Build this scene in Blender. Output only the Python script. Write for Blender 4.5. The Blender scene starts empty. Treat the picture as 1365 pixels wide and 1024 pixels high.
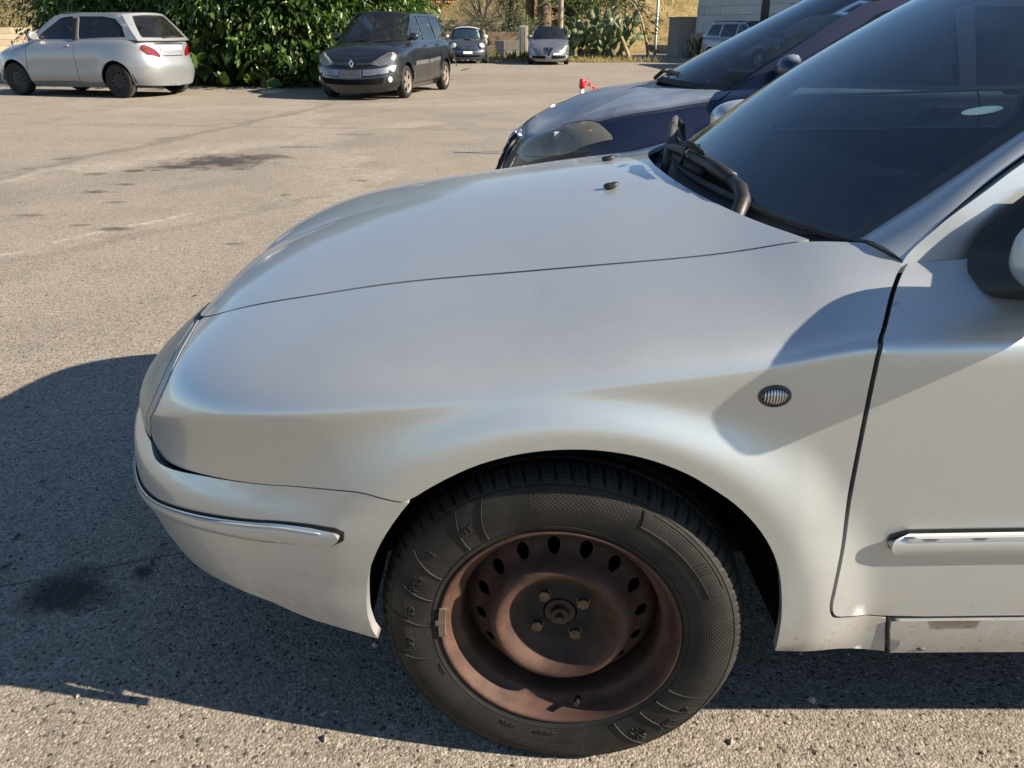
import bpy, bmesh, math, random
import numpy as np
from mathutils import Vector, Matrix, noise
from mathutils.geometry import delaunay_2d_cdt

random.seed(7); np.random.seed(7)
scene = bpy.context.scene
COL = scene.collection
R = math.radians

# ---------------------------------------------------------------- camera
cam_d = bpy.data.cameras.new('camera'); cam = bpy.data.objects.new('camera', cam_d); COL.objects.link(cam)
cam.location = (0, 0, 1.245)
cam.rotation_euler = (R(90 - 24.3), 0, 0)
cam_d.sensor_width = 36; cam_d.lens = 1040/1365*36
cam_d.clip_start = .05; cam_d.clip_end = 3000
scene.camera = cam

# ---------------------------------------------------------------- sky, sun, exposure
SUN_EL, SUN_AZ = R(29.0), math.atan2(.972, -.238)      # azimuth clockwise from +Y
world = bpy.data.worlds.new('World'); scene.world = world; world.use_nodes = True
wn = world.node_tree.nodes; wn.clear()
sky = wn.new('ShaderNodeTexSky'); sky.sky_type = 'NISHITA'; sky.sun_disc = False
sky.sun_elevation = SUN_EL; sky.sun_rotation = SUN_AZ
sky.air_density = .9; sky.dust_density = .0; sky.ozone_density = 2.4
bg = wn.new('ShaderNodeBackground'); bg.inputs['Strength'].default_value = .062
wo = wn.new('ShaderNodeOutputWorld')
world.node_tree.links.new(sky.outputs[0], bg.inputs[0]); world.node_tree.links.new(bg.outputs[0], wo.inputs[0])
sun_d = bpy.data.lights.new('sun', 'SUN'); sun = bpy.data.objects.new('sun', sun_d); COL.objects.link(sun)
sun_d.energy = 5.0; sun_d.angle = R(.5); sun_d.color = (1, .875, .71)
sd = Vector((math.sin(SUN_AZ)*math.cos(SUN_EL), math.cos(SUN_AZ)*math.cos(SUN_EL), math.sin(SUN_EL)))
sun.rotation_euler = sd.to_track_quat('Z', 'Y').to_euler(); sun.location = sd*40
vs = scene.view_settings
vs.view_transform = 'Standard'; vs.look = 'None'; vs.exposure = 1.42; vs.gamma = 1; vs.use_curve_mapping = False
scene.cycles.max_bounces = 10; scene.cycles.transparent_max_bounces = 16

# ---------------------------------------------------------------- materials
class NT:
    def __init__(s, name):
        s.m = bpy.data.materials.new(name); s.m.use_nodes = True; s.t = s.m.node_tree; s.t.nodes.clear()
        s.out = s.n('ShaderNodeOutputMaterial')
    def n(s, typ, **kw):
        nd = s.t.nodes.new(typ)
        for k, v in kw.items():
            if k.startswith('_'): setattr(nd, k[1:], v)
        return nd
    def l(s, a, b): s.t.links.new(a, b)
    def val(s, x, sock):
        if hasattr(x, 'links') or isinstance(x, bpy.types.NodeSocket): s.l(x, sock)
        else: sock.default_value = x
    def coord(s, kind='Object'): return s.n('ShaderNodeTexCoord').outputs[kind]
    def mapping(s, v, scale=(1, 1, 1), loc=(0, 0, 0)):
        m = s.n('ShaderNodeMapping'); s.l(v, m.inputs[0]); m.inputs['Scale'].default_value = scale; m.inputs['Location'].default_value = loc
        return m.outputs[0]
    def noise(s, v, scale, detail=3, rough=.55, dist=0):
        n = s.n('ShaderNodeTexNoise'); s.l(v, n.inputs['Vector']); n.inputs['Scale'].default_value = scale
        n.inputs['Detail'].default_value = detail; n.inputs['Roughness'].default_value = rough; n.inputs['Distortion'].default_value = dist
        return n.outputs['Fac']
    def voro(s, v, scale, feat='F1', rnd=1.0):
        n = s.n('ShaderNodeTexVoronoi', _feature=feat); s.l(v, n.inputs['Vector']); n.inputs['Scale'].default_value = scale; n.inputs['Randomness'].default_value = rnd
        return n
    def ramp(s, f, stops):
        r = s.n('ShaderNodeValToRGB'); s.l(f, r.inputs[0]); e = r.color_ramp.elements
        while len(e) < len(stops): e.new(.5)
        for el, (p, c) in zip(e, stops):
            el.position = p; el.color = (c, c, c, 1) if isinstance(c, (int, float)) else (*c, 1)
        return r.outputs[0]
    def mix(s, f, a, b, blend='MIX'):
        m = s.n('ShaderNodeMix', _data_type='RGBA', _blend_type=blend)
        s.val(f, m.inputs[0])
        for x, i in ((a, 6), (b, 7)):
            if isinstance(x, (tuple, list)): m.inputs[i].default_value = (*x, 1) if len(x) == 3 else x
            else: s.l(x, m.inputs[i])
        return m.outputs[2]
    def math(s, op, a, b=0., c=0.):
        m = s.n('ShaderNodeMath', _operation=op); s.val(a, m.inputs[0]); s.val(b, m.inputs[1]); s.val(c, m.inputs[2]); return m.outputs[0]
    def bump(s, h, strength, dist, normal=None):
        b = s.n('ShaderNodeBump'); b.inputs['Strength'].default_value = strength; b.inputs['Distance'].default_value = dist; s.l(h, b.inputs['Height'])
        if normal: s.l(normal, b.inputs['Normal'])
        return b.outputs[0]
    def bsdf(s, base, rough=.5, metal=0., spec=.5, coat=0., coat_rough=.05, normal=None, **kw):
        b = s.n('ShaderNodeBsdfPrincipled')
        if isinstance(base, (tuple, list)): b.inputs['Base Color'].default_value = (*base, 1)
        else: s.l(base, b.inputs['Base Color'])
        s.val(rough, b.inputs['Roughness']); s.val(metal, b.inputs['Metallic']); b.inputs['Specular IOR Level'].default_value = spec
        s.val(coat, b.inputs['Coat Weight']); s.val(coat_rough, b.inputs['Coat Roughness'])
        if normal: s.l(normal, b.inputs['Normal'])
        for k, v in kw.items(): b.inputs[k.replace('_', ' ')].default_value = v
        return b.outputs[0]
    def done(s, shader): s.l(shader, s.out.inputs[0]); return s.m

def simple(name, col, rough=.5, metal=0., var=.12, scale=9., spec=.5, coat=0., bump=0.):
    t = NT(name); c = t.coord(); n = t.noise(c, scale, 4)
    lo = tuple(x*(1 - var) for x in col); hi = tuple(min(1, x*(1 + var)) for x in col)
    base = t.ramp(n, [(.3, lo), (.7, hi)])
    nm = t.bump(t.noise(c, scale*6, 3), bump, .01) if bump else None
    return t.done(t.bsdf(base, rough, metal, spec, coat, normal=nm))

def paint(name, col, metal=.8, rough=.4, coat=.8, coat_rough=.04, dust=.25, dustcol=(.34, .30, .24), flake=1.0, mud=False, up0=.28, up1=(.1, .85), dlow=.55):
    t = NT(name); c = t.coord()
    fl = t.voro(c, 900.).outputs['Color']
    sep = t.n('ShaderNodeSeparateColor'); t.l(fl, sep.inputs[0])
    base = t.mix(t.math('MULTIPLY', sep.outputs[0], .16*flake), col, tuple(min(1, x*1.6 + .02) for x in col))
    n1 = t.noise(c, 3.2, 5, .62); n2 = t.noise(c, 60, 3, .7)
    dm = t.math('MULTIPLY', t.ramp(n1, [(.38, dlow), (.72, 1.)]), dust)
    # dust settles on what faces up
    g = t.n('ShaderNodeNewGeometry'); sx = t.n('ShaderNodeSeparateXYZ'); t.l(g.outputs['Normal'], sx.inputs[0])
    up = t.ramp(sx.outputs[2], [(up1[0], up0), (up1[1], 1.)])
    dm = t.math('MULTIPLY', dm, up)
    dm = t.math('ADD', dm, t.math('MULTIPLY', up, t.math('MULTIPLY', t.ramp(n2, [(.60, 0.), (.78, 1.)]), dust*.35)))
    mot = t.ramp(t.noise(t.mapping(c, (14, 14, 40)), 1., 5, .75), [(.35, .82), (.7, 1.06)])
    dm = t.math('MULTIPLY', dm, mot)
    spk = t.ramp(t.voro(c, 46.).outputs['Distance'], [(.05, 1.), (.075, 0.)])
    dm = t.math('ADD', dm, t.math('MULTIPLY', spk, dust*.5))
    if mud:
        s3 = t.n('ShaderNodeSeparateXYZ'); t.l(c, s3.inputs[0])
        low = t.n('ShaderNodeMapRange'); t.l(s3.outputs[2], low.inputs[0]); low.inputs[1].default_value = .58; low.inputs[2].default_value = .24
        mz = t.math('MULTIPLY', low.outputs[0], t.ramp(t.noise(c, 7, 5, .7), [(.32, .18), (.68, .9)]))
        sp = t.ramp(t.noise(t.mapping(c, (55, 55, 150)), 1., 4, .8), [(.60, 0.), (.635, 1.)])
        spl_ = t.math('MULTIPLY', sp, t.ramp(low.outputs[0], [(.36, 0.), (.8, .85)]))
        dm = t.math('MAXIMUM', dm, t.math('MAXIMUM', t.math('MULTIPLY', mz, 1.0), spl_))
        mudc = t.mix(spl_, t.mix(low.outputs[0], dustcol, (.17, .112, .055)), (.028, .017, .009))
    bc = t.mix(dm, base, mudc if mud else dustcol)
    me = t.math('MULTIPLY', metal, t.math('SUBTRACT', 1., dm))
    ro = t.math('ADD', rough, t.math('MULTIPLY', dm, .3))
    cw = t.math('MULTIPLY', coat, t.math('SUBTRACT', 1., t.math('MULTIPLY', dm, .8)))
    return t.done(t.bsdf(bc, ro, me, .5, cw, coat_rough))

def glass(name, tint=(.62, .72, .68), dust=.05, ior=1.5, scratch=True):
    t = NT(name); c = t.coord()
    fr = t.n('ShaderNodeFresnel'); fr.inputs['IOR'].default_value = ior
    tr = t.n('ShaderNodeBsdfTransparent'); tr.inputs[0].default_value = (*tint, 1)
    gl = t.n('ShaderNodeBsdfGlossy'); gl.inputs['Roughness'].default_value = .015; gl.inputs[0].default_value = (.86, .94, 1, 1)
    m1 = t.n('ShaderNodeMixShader'); t.l(fr.outputs[0], m1.inputs[0]); t.l(tr.outputs[0], m1.inputs[1]); t.l(gl.outputs[0], m1.inputs[2])
    df = t.n('ShaderNodeBsdfDiffuse'); df.inputs[0].default_value = (.45, .43, .38, 1)
    n = t.ramp(t.noise(c, 5, 6, .7), [(.35, .35), (.75, 1.)])
    f = t.math('MULTIPLY', n, dust)
    if scratch:
        sc = t.ramp(t.noise(t.mapping(c, (30, 260, 30)), 1., 4, .75), [(.62, 0.), (.74, 1.)])
        sp = t.ramp(t.voro(c, 90.).outputs['Distance'], [(.06, 1.), (.12, 0.)])
        f = t.math('ADD', f, t.math('MULTIPLY', t.math('MAXIMUM', sc, sp), dust*.9))
    m2 = t.n('ShaderNodeMixShader'); t.l(f, m2.inputs[0]); t.l(m1.outputs[0], m2.inputs[1]); t.l(df.outputs[0], m2.inputs[2])
    return t.done(m2.outputs[0])

def lamp_glass(name, tint=(.8, .8, .78), dust=.12, rough=.05):
    t = NT(name); c = t.coord()
    fr = t.n('ShaderNodeFresnel'); fr.inputs['IOR'].default_value = 1.55
    tr = t.n('ShaderNodeBsdfTransparent'); tr.inputs[0].default_value = (*tint, 1)
    gl = t.n('ShaderNodeBsdfGlossy'); gl.inputs['Roughness'].default_value = rough
    m1 = t.n('ShaderNodeMixShader'); t.l(fr.outputs[0], m1.inputs[0]); t.l(tr.outputs[0], m1.inputs[1]); t.l(gl.outputs[0], m1.inputs[2])
    df = t.n('ShaderNodeBsdfDiffuse'); df.inputs[0].default_value = (.55, .52, .42, 1)
    m2 = t.n('ShaderNodeMixShader'); f = t.math('MULTIPLY', t.ramp(t.noise(c, 9, 4), [(.3, .5), (.7, 1.)]), dust)
    t.l(f, m2.inputs[0]); t.l(m1.outputs[0], m2.inputs[1]); t.l(df.outputs[0], m2.inputs[2])
    return t.done(m2.outputs[0])

def hazed(name):
    t = NT(name); c = t.coord(); n = t.ramp(t.noise(c, 7, 5, .6), [(.3, (.52, .43, .24)), (.7, (.64, .56, .37))])
    return t.done(t.bsdf(n, .45, 0., .4, .35, .12))
M = {}
M['silver'] = paint('silver_paint', (.45, .485, .50), .78, .37, .65, .07, .20, mud=True, dlow=.9)
M['silver2'] = paint('silver_paint_far', (.27, .285, .30), .6, .4, .7, .08, .2)
M['navy'] = paint('navy_paint', (.006, .009, .034), .2, .35, .55, .03, 1.35, (.15, .18, .235), .06, False, .0, (.62, .86))
M['black_paint'] = paint('black_paint', (.004, .0045, .0055), .2, .4, 1.0, .03, .025, (.2, .19, .17), .3)
M['grey_paint'] = paint('grey_paint', (.17, .18, .20), .7, .38, .8, .05, .15)
M['dark_blue_grey'] = paint('dark_grey_paint', (.035, .042, .055), .5, .4, .8, .05, .12)
M['white_paint'] = paint('white_paint', (.72, .72, .70), 0., .4, .6, .06, .15)
M['chrome'] = simple('chrome', (.75, .76, .78), .14, 1., .05, 20)
M['dull_metal'] = simple('dull_metal', (.35, .35, .35), .38, 1., .15, 20)
M['plastic'] = simple('black_plastic', (.018, .018, .019), .48, 0, .2, 30, .4, bump=.05)
M['plastic_grey'] = simple('faded_plastic', (.055, .055, .055), .6, 0, .2, 30, .4, bump=.08)
M['rubber'] = simple('rubber_seal', (.012, .012, .012), .65, 0, .2, 40, .3)
M['dark'] = simple('dark_cavity', (.006, .006, .006), .9, 0, .1, 5, .1)
M['fabric'] = simple('seat_fabric', (.030, .032, .036), .9, 0, .25, 60, .2, bump=.2)
M['dash'] = simple('dashboard_plastic', (.020, .022, .026), .62, 0, .2, 80, .4, bump=.1)
M['glass'] = glass('windscreen_glass', (.16, .21, .215), .055, 2.0)
M['glass_side'] = glass('side_glass', (.62, .72, .68), .03, scratch=False)
M['glass_far'] = glass('far_glass', (.40, .46, .45), .035, scratch=False)
M['lamp'] = lamp_glass('lamp_glass')
M['lamp_yellowed'] = lamp_glass('yellowed_lamp_glass', (.78, .76, .66), .30, .12)
M['lamp_hazed'] = lamp_glass('hazed_lamp_glass', (.60, .55, .42), .85, .2)
M['lamp_cloudy'] = lamp_glass('cloudy_lamp_glass', (.70, .74, .76), .42, .12)
M['red_lamp'] = simple('red_lamp', (.13, .005, .008), .18, 0, .2, 30, .6, .6)
M['amber'] = simple('amber_lamp', (.6, .16, .02), .2, 0, .2, 30, .6, .5)
M['plate'] = simple('plate_white', (.72, .72, .66), .4, 0, .05, 30)
M['plate_blue'] = simple('plate_blue', (.02, .06, .35), .4, 0, .05, 30)
M['white_bits'] = simple('white_plastic', (.75, .75, .73), .4, 0, .08, 30)
M['red_plastic'] = simple('red_plastic', (.55, .012, .025), .38, 0, .12, 30)
# ---------------------------------------------------------------- body surfaces of the silver car
OX, OY = .085, 1.89            # front axle centre of the silver car in the world
X0, UF = -.12, -1.6            # front wrap starts at X0, u = UF is the centre of the nose

def itp(x, xs, ys):
    x = np.asarray(x, float); xs = np.asarray(xs, float); ys = np.asarray(ys, float)
    h = np.diff(xs); d = np.diff(ys) / h; m = np.zeros_like(xs)
    m[0] = d[0]; m[-1] = d[-1]
    for i in range(1, len(xs) - 1):
        if d[i-1] * d[i] > 0:
            w1 = 2*h[i] + h[i-1]; w2 = h[i] + 2*h[i-1]; m[i] = (w1 + w2) / (w1/d[i-1] + w2/d[i])
    i = np.clip(np.searchsorted(xs, x) - 1, 0, len(xs) - 2)
    t = (x - xs[i]) / h[i]
    a = (2*t**3 - 3*t**2 + 1)*ys[i] + (t**3 - 2*t**2 + t)*h[i]*m[i] + (-2*t**3 + 3*t**2)*ys[i+1] + (t**3 - t**2)*h[i]*m[i+1]
    a = np.where(t < 0, ys[i] + t*h[i]*m[i], a)
    return np.where(t > 1, ys[i+1] + (t - 1)*h[i]*m[i+1], a)

def spl(x, xs, ys):            # natural cubic spline
    x = np.asarray(x, float); xs = np.asarray(xs, float); ys = np.asarray(ys, float)
    n = len(xs); h = np.diff(xs); A = np.eye(n); b = np.zeros(n)
    for i in range(1, n - 1):
        A[i, i-1:i+2] = h[i-1], 2*(h[i-1] + h[i]), h[i]
        b[i] = 6*((ys[i+1] - ys[i])/h[i] - (ys[i] - ys[i-1])/h[i-1])
    M = np.linalg.solve(A, b)
    i = np.clip(np.searchsorted(xs, x) - 1, 0, n - 2)
    xc = np.clip(x, xs[0], xs[-1])
    t0 = xs[i+1] - xc; t1 = xc - xs[i]
    v = (M[i]*t0**3 + M[i+1]*t1**3)/(6*h[i]) + (ys[i]/h[i] - M[i]*h[i]/6)*t0 + (ys[i+1]/h[i] - M[i+1]*h[i]/6)*t1
    sl = (ys[-1] - ys[-2])/h[-1] + h[-1]*M[-2]/6
    sf = (ys[1] - ys[0])/h[0] - h[0]*M[1]/6
    return v + np.where(x > xs[-1], (x - xs[-1])*sl, 0) + np.where(x < xs[0], (x - xs[0])*sf, 0)

# front corner: superellipses of exponent p, walked by arc length so that neighbouring rows keep in step
PG = np.linspace(2.4, 6.0, 37); NQ = 2400
_dl = np.concatenate([[0], np.geomspace(1e-7, np.pi/2, 5000)]); _TX, _TY = [], []
for _p in PG:
    _x = np.sin(_dl)**(2/_p); _y = np.cos(_dl).clip(0)**(2/_p)
    _l = np.concatenate([[0], np.cumsum(np.hypot(np.diff(_x)*.76, np.diff(_y)*.80))]); _l /= _l[-1]; _q = np.linspace(0, 1, NQ)
    _TX.append(np.interp(_q, _l, _x)); _TY.append(np.interp(_q, _l, _y))
_TX, _TY = np.array(_TX), np.array(_TY)
def wrap(u, D, w, p):
    u, D, w, p = np.broadcast_arrays(np.asarray(u, float), D, w, p)
    q = np.clip((X0 - u)/(X0 - UF), 0, 1)*(NQ - 1); qi = np.clip(q.astype(int), 0, NQ - 2); qf = q - qi
    k = np.clip((p - PG[0])/(PG[1] - PG[0]), 0, len(PG) - 1.001); ki = k.astype(int); kf = k - ki
    def look(T): return (T[ki, qi]*(1 - qf) + T[ki, qi + 1]*qf)*(1 - kf) + (T[ki + 1, qi]*(1 - qf) + T[ki + 1, qi + 1]*qf)*kf
    return X0 - D*look(_TX), w*look(_TY)

def xtop(u):
    u = np.asarray(u, float); return np.where(u < X0, wrap(u, X0 + .735, .55, 5.6)[0], u)
def zt(u): return spl(xtop(u), [-.735, -.715, -.68, -.62, -.54, -.44, -.32, -.10, .10, .22, .32, .40, .5, .8, 1.6, 2.6, 3.6], [.712, .725, .7425, .768, .7925, .8125, .834, .8610, .8855, .8985, .9150, .9325, .9405, .951, .958, .965, .965])
def topw(u): return spl(xtop(u), [-.735, -.70, -.62, -.50, -.32, -.10, .10, .4, .55, .7, .9, 1.5, 3.6], [.54, .54, .54, .541, .550, .568, .592, .627, .682, .712, .718, .718, .715])
def roll(u): return itp(xtop(u), [-.735, -.60, -.35, 0, .4, .9, 3.6], [.125, .115, .108, .105, .100, .100, .100])
def xf(v): return spl(v, [0, .2, .27, .34, .42, .5, .58, .67, .79, .9, 1.0], [-.68, -.73, -.80, -.865, -.90, -.912, -.905, -.884, -.830, -.780, -.735])

DENTS = [(-.727, .958, .012, .006), (-.706, .964, .014, .004), (-.665, .95, .014, .003), (-.455, .982, .013, .006), (-.41, .965, .022, .002), (-.045, .947, .015, .004), (-.21, .736, .012, .002), (-.50, .90, .022, .0018)]
def dents(u, v):
    d = 0.
    for a, b, r, h in DENTS: d = d - h*np.exp(-((u - a)**2 + ((v - b)*.9)**2)/r**2)
    return d

def S(u, v, off=0., flare=1.):
    """left flank: u runs from the nose round the corner and back along the side, v from the sill up to the bonnet gap"""
    u = np.asarray(u, float); v = np.asarray(v, float)
    z_t = zt(u); rl = roll(u); z0 = z_t - rl
    hwl = spl(v, [0, .15, .22, .34, .46, .58, .7], [.80, .814, .834, .846, .850, .857, .866])
    t = np.clip((v - .7)/.3, 0, 1)
    tw = topw(u)
    k = itp(u, [-.9, -.4, .3, .6, 3], [0, .2, .6, 1, 1])
    k2 = np.clip((u - .22)/.40, 0, 1); k2 = k2*k2*(3 - 2*k2)
    p1w = .849 - .072*k2
    hwu = (1 - t)**2*.866 + 2*t*(1 - t)*p1w + t*t*tw
    zu = (1 - t)**2*z0 + 2*t*(1 - t)*(z0 + rl*(.66 - .06*k2)) + t*t*z_t
    z = np.where(v < .7, v/.7*z0, zu)
    w = np.where(v < .7, hwl, hwu)
    p = 2.6 + 3.0*np.clip((v - .60)/.40, 0, 1)**1.9
    xr = np.where(u < X0, wrap(u, X0 - xf(v) + off, w, p)[0], u)
    # wheel arch flare
    r = np.hypot(xr - .0, z - .30)
    ro = .468 + .065*np.clip(np.abs(xr)/.36, 0, 1)**2; fl = np.clip((ro - r)/(ro - .408), 0, 1)
    fw = np.where(xr < 0, .30 + .70*np.clip((z - .40)/.18, 0, 1), 1.)
    w = w + flare*(.024 + .009*np.clip(np.abs(xr)/.36, 0, 1)**2)*fl*fl*(3 - 2*fl)*np.clip((z - .2)/.1, 0, 1)*fw
    # shoulder ledge running along the doors, fading out on the wing
    ledge = np.exp(-((v - .715)/.028)**2)*np.where(v > .715, 1, .35)
    w = w - .007*ledge*itp(u, [-.2, .25, .7, 2], [0, .25, 1, 1])
    w = w + off
    xw, yw = wrap(u, X0 - xf(v) + off, w, p)
    fr = u < X0
    w = w*(1 - np.clip((u - 2.75)/.78, 0, 1)**2.8)**(1/2.8)          # tail closes in plan
    w = w + dents(u, v)
    return np.stack([np.where(fr, xw, u), -np.where(fr, yw, w), z], -1)

def bump(u, v):
    """bumper skin: the flank pushed out below the seam"""
    z = v/.7*(zt(u) - roll(u))
    b = spl(z, [.15, .24, .32, .40, .46, .50, .535, .56, .60], [-.04, .000, .012, .017, .020, .021, .016, .003, -.004])
    f = itp(u, [-1.6, -.8, -.55, -.38, -.25], [1, 1, .8, .35, .15])
    return S(u, v, b*f)

def zc(x): return spl(x, [-.755, -.72, -.68, -.60, -.5, -.4, -.2, 0, .25, .5], [.700, .728, .757, .793, .829, .858, .901, .931, .958, .975])
def hood(u, r):
    """bonnet: r = 0 left gap, 1 centre line, 2 right gap"""
    u = np.asarray(u, float); r = np.asarray(r, float)
    s = np.where(r > 1, -1., 1.); rr = np.where(r > 1, 2 - r, r)
    e = S(u, np.ones_like(u), 0, 0)
    q = np.clip((X0 - u)/(X0 - UF), 0, 1)
    xc = np.where(u < X0, X0 - (-.735 - X0)*-1*(1 - (1 - q)**1.6), u)
    x = e[..., 0] + (xc - e[..., 0])*rr
    y = e[..., 1]*(1 - rr)
    z = e[..., 2] + (zc(xc) - e[..., 2])*(1 - (1 - rr)**2.0)
    return np.stack([x, y*s, z], -1)
# ---------------------------------------------------------------- mesh helpers
def tag(o, label=None, cat=None, group=None, kind=None):
    if label: o['label'] = label
    if cat: o['category'] = cat
    if group: o['group'] = group
    if kind: o['kind'] = kind
    return o
def empty(name, loc=(0, 0, 0), rz=0., label=None, cat=None, group=None, sc=1.):
    o = bpy.data.objects.new(name, None); COL.objects.link(o); o.location = loc; o.rotation_euler = (0, 0, rz); o.scale = (sc,)*3
    o.empty_display_size = .2
    return tag(o, label, cat, group)
def link(name, me, mat=None, parent=None, loc=None, rot=None):
    o = bpy.data.objects.new(name, me); COL.objects.link(o)
    if mat is not None and not me.materials: me.materials.append(mat)
    if parent is not None: o.parent = parent
    if loc is not None: o.location = loc
    if rot is not None: o.rotation_euler = rot
    return o
def mesh_np(name, V, Fs, smooth=True):
    me = bpy.data.meshes.new(name); me.from_pydata([tuple(map(float, v)) for v in V], [], [tuple(map(int, f)) for f in Fs])
    if smooth: me.shade_smooth()
    else: me.shade_flat()
    me.update(); return me
def from_bm(name, bm, mat=None, parent=None, smooth=False, loc=None, rot=None):
    me = bpy.data.meshes.new(name); bm.to_mesh(me); bm.free()
    if smooth: me.shade_smooth()
    return link(name, me, mat, parent, loc, rot)

def inside(pts, poly):
    x, y = pts[:, 0], pts[:, 1]; res = np.zeros(len(pts), bool); n = len(poly)
    for i in range(n):
        x1, y1 = poly[i]; x2, y2 = poly[(i + 1) % n]
        if y1 == y2: continue
        c = ((y1 > y) != (y2 > y)) & (x < (x2 - x1)*(y - y1)/(y2 - y1) + x1)
        res ^= c
    return res
def densify(poly, step):
    out = []; n = len(poly)
    for i in range(n):
        a = np.array(poly[i], float); b = np.array(poly[(i + 1) % n], float)
        k = max(1, int(math.ceil(np.hypot(*(b - a))/step)))
        for j in range(k): out.append(a + (b - a)*j/k)
    return np.array(out)
def smooth_poly(pts, n=8):
    """open polyline -> Catmull-Rom points"""
    p = np.array(pts, float); p = np.vstack([2*p[0] - p[1], p, 2*p[-1] - p[-2]]); out = []
    for i in range(1, len(p) - 2):
        for k in range(n):
            t = k/n
            out.append(.5*((2*p[i]) + (-p[i-1] + p[i+1])*t + (2*p[i-1] - 5*p[i] + 4*p[i+1] - p[i+2])*t*t + (-p[i-1] + 3*p[i] - 3*p[i+1] + p[i+2])*t**3))
    out.append(p[-2]); return [tuple(q) for q in out]
def area2(poly):
    p = np.asarray(poly); q = np.roll(p, -1, 0); return .5*np.sum(p[:, 0]*q[:, 1] - q[:, 0]*p[:, 1])
def shrink(poly, g):
    p = np.asarray(poly, float)
    if area2(p) < 0: p = p[::-1]
    if g == 0: return p
    e = np.roll(p, -1, 0) - p; L = np.hypot(e[:, 0], e[:, 1])[:, None] + 1e-9; e = e/L
    nrm = np.stack([-e[:, 1], e[:, 0]], 1); pn = np.roll(nrm, 1, 0)
    m = nrm + pn; den = np.clip(np.sum(m*nrm, 1)[:, None], .5, None)
    return p + g*m/den

def panel_data(poly, fn, step, thick=.014, holes=(), gap=.0, flip=False, edge=True):
    P = shrink(densify(poly, step), gap); loops = [P]
    for h in holes: loops.append(shrink(densify(h, step), -gap)[::-1] if gap else densify(h, step))
    lo, hi = P.min(0), P.max(0)
    gx = np.arange(lo[0] + step*.5, hi[0], step); gy = np.arange(lo[1] + step*.5, hi[1], step)
    G = np.stack(np.meshgrid(gx, gy, indexing='ij'), -1).reshape(-1, 2)
    k = inside(G, P)
    for h in loops[1:]: k &= ~inside(G, h)
    G = G[k]
    A = np.vstack(loops)
    if len(G):
        d = np.full(len(G), 9.)
        for i in range(0, len(A), 64):
            B = A[i:i+64]; d = np.minimum(d, np.sqrt(((G[:, None] - B[None])**2).sum(-1)).min(1))
        G = G[d > step*.42]
    pts = np.vstack([A, G]) if len(G) else A
    edges = []; s0 = 0
    for l in loops:
        n = len(l); edges += [(s0 + i, s0 + (i + 1) % n) for i in range(n)]; s0 += n
    vs_, es_, fs_, *_ = delaunay_2d_cdt([Vector(p) for p in pts.tolist()], edges, [], 0, 1e-7)
    uv = np.array([(v.x, v.y) for v in vs_]); F_ = np.array([tuple(f) for f in fs_ if len(f) == 3])
    cen = uv[F_].mean(1); k = inside(cen, P)
    for h in loops[1:]: k &= ~inside(cen, h)
    F_ = F_[k]
    V = fn(uv[:, 0], uv[:, 1])
    e = 1e-4
    du = fn(uv[:, 0] + e, uv[:, 1]) - fn(uv[:, 0] - e, uv[:, 1]); dv = fn(uv[:, 0], uv[:, 1] + e) - fn(uv[:, 0], uv[:, 1] - e)
    N = np.cross(du, dv); N /= np.linalg.norm(N, axis=1)[:, None] + 1e-12
    Fl = [tuple(f) for f in F_]
    V = V.tolist(); N = N.tolist()
    # boundary edges -> returned rim (rounded edge then flange)
    if edge and thick:
        cnt = {}
        for f in Fl:
            for a, b in ((f[0], f[1]), (f[1], f[2]), (f[2], f[0])):
                cnt[(a, b)] = 1
        bd = [(a, b) for (a, b) in cnt if (b, a) not in cnt]
        m1, m2 = {}, {}
        for a, b in bd:
            for q in (a, b):
                if q not in m1:
                    m1[q] = len(V); V.append(list(V[q])); N.append(N[q])
                    m2[q] = len(V); V.append([V[q][i] - N[q][i]*thick for i in range(3)]); N.append(N[q])
        for a, b in bd: Fl.append((m1[b], m1[a], m2[a], m2[b]))
    return np.array(V), Fl
def panel(name, poly, fn, mat, parent=None, step=.02, thick=.014, holes=(), gap=.0, side='L', flip=False, smooth=True):
    """side L, R: one flank; LR: both flanks in one mesh; B: two objects.  Orientation: (u rear, v up) on the left flank faces outward when flip is False"""
    V, Fl = panel_data(poly, fn, step, thick, holes, gap)
    Vr = V*np.array([1, -1, 1]); Fr = [f[::-1] for f in Fl]
    if flip: Fl = [f[::-1] for f in Fl]; Fr = [f[::-1] for f in Fr]
    outs = []
    if side in ('L', 'B'): outs.append(link(name, mesh_np(name, V, Fl, smooth), mat, parent))
    if side in ('R', 'B'): outs.append(link(name, mesh_np(name, Vr, Fr, smooth), mat, parent))
    if side == 'LR':
        outs.append(link(name, mesh_np(name, np.vstack([V, Vr]), Fl + [tuple(i + len(V) for i in f) for f in Fr], smooth), mat, parent))
    return outs if side == 'B' else outs[0]

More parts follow.
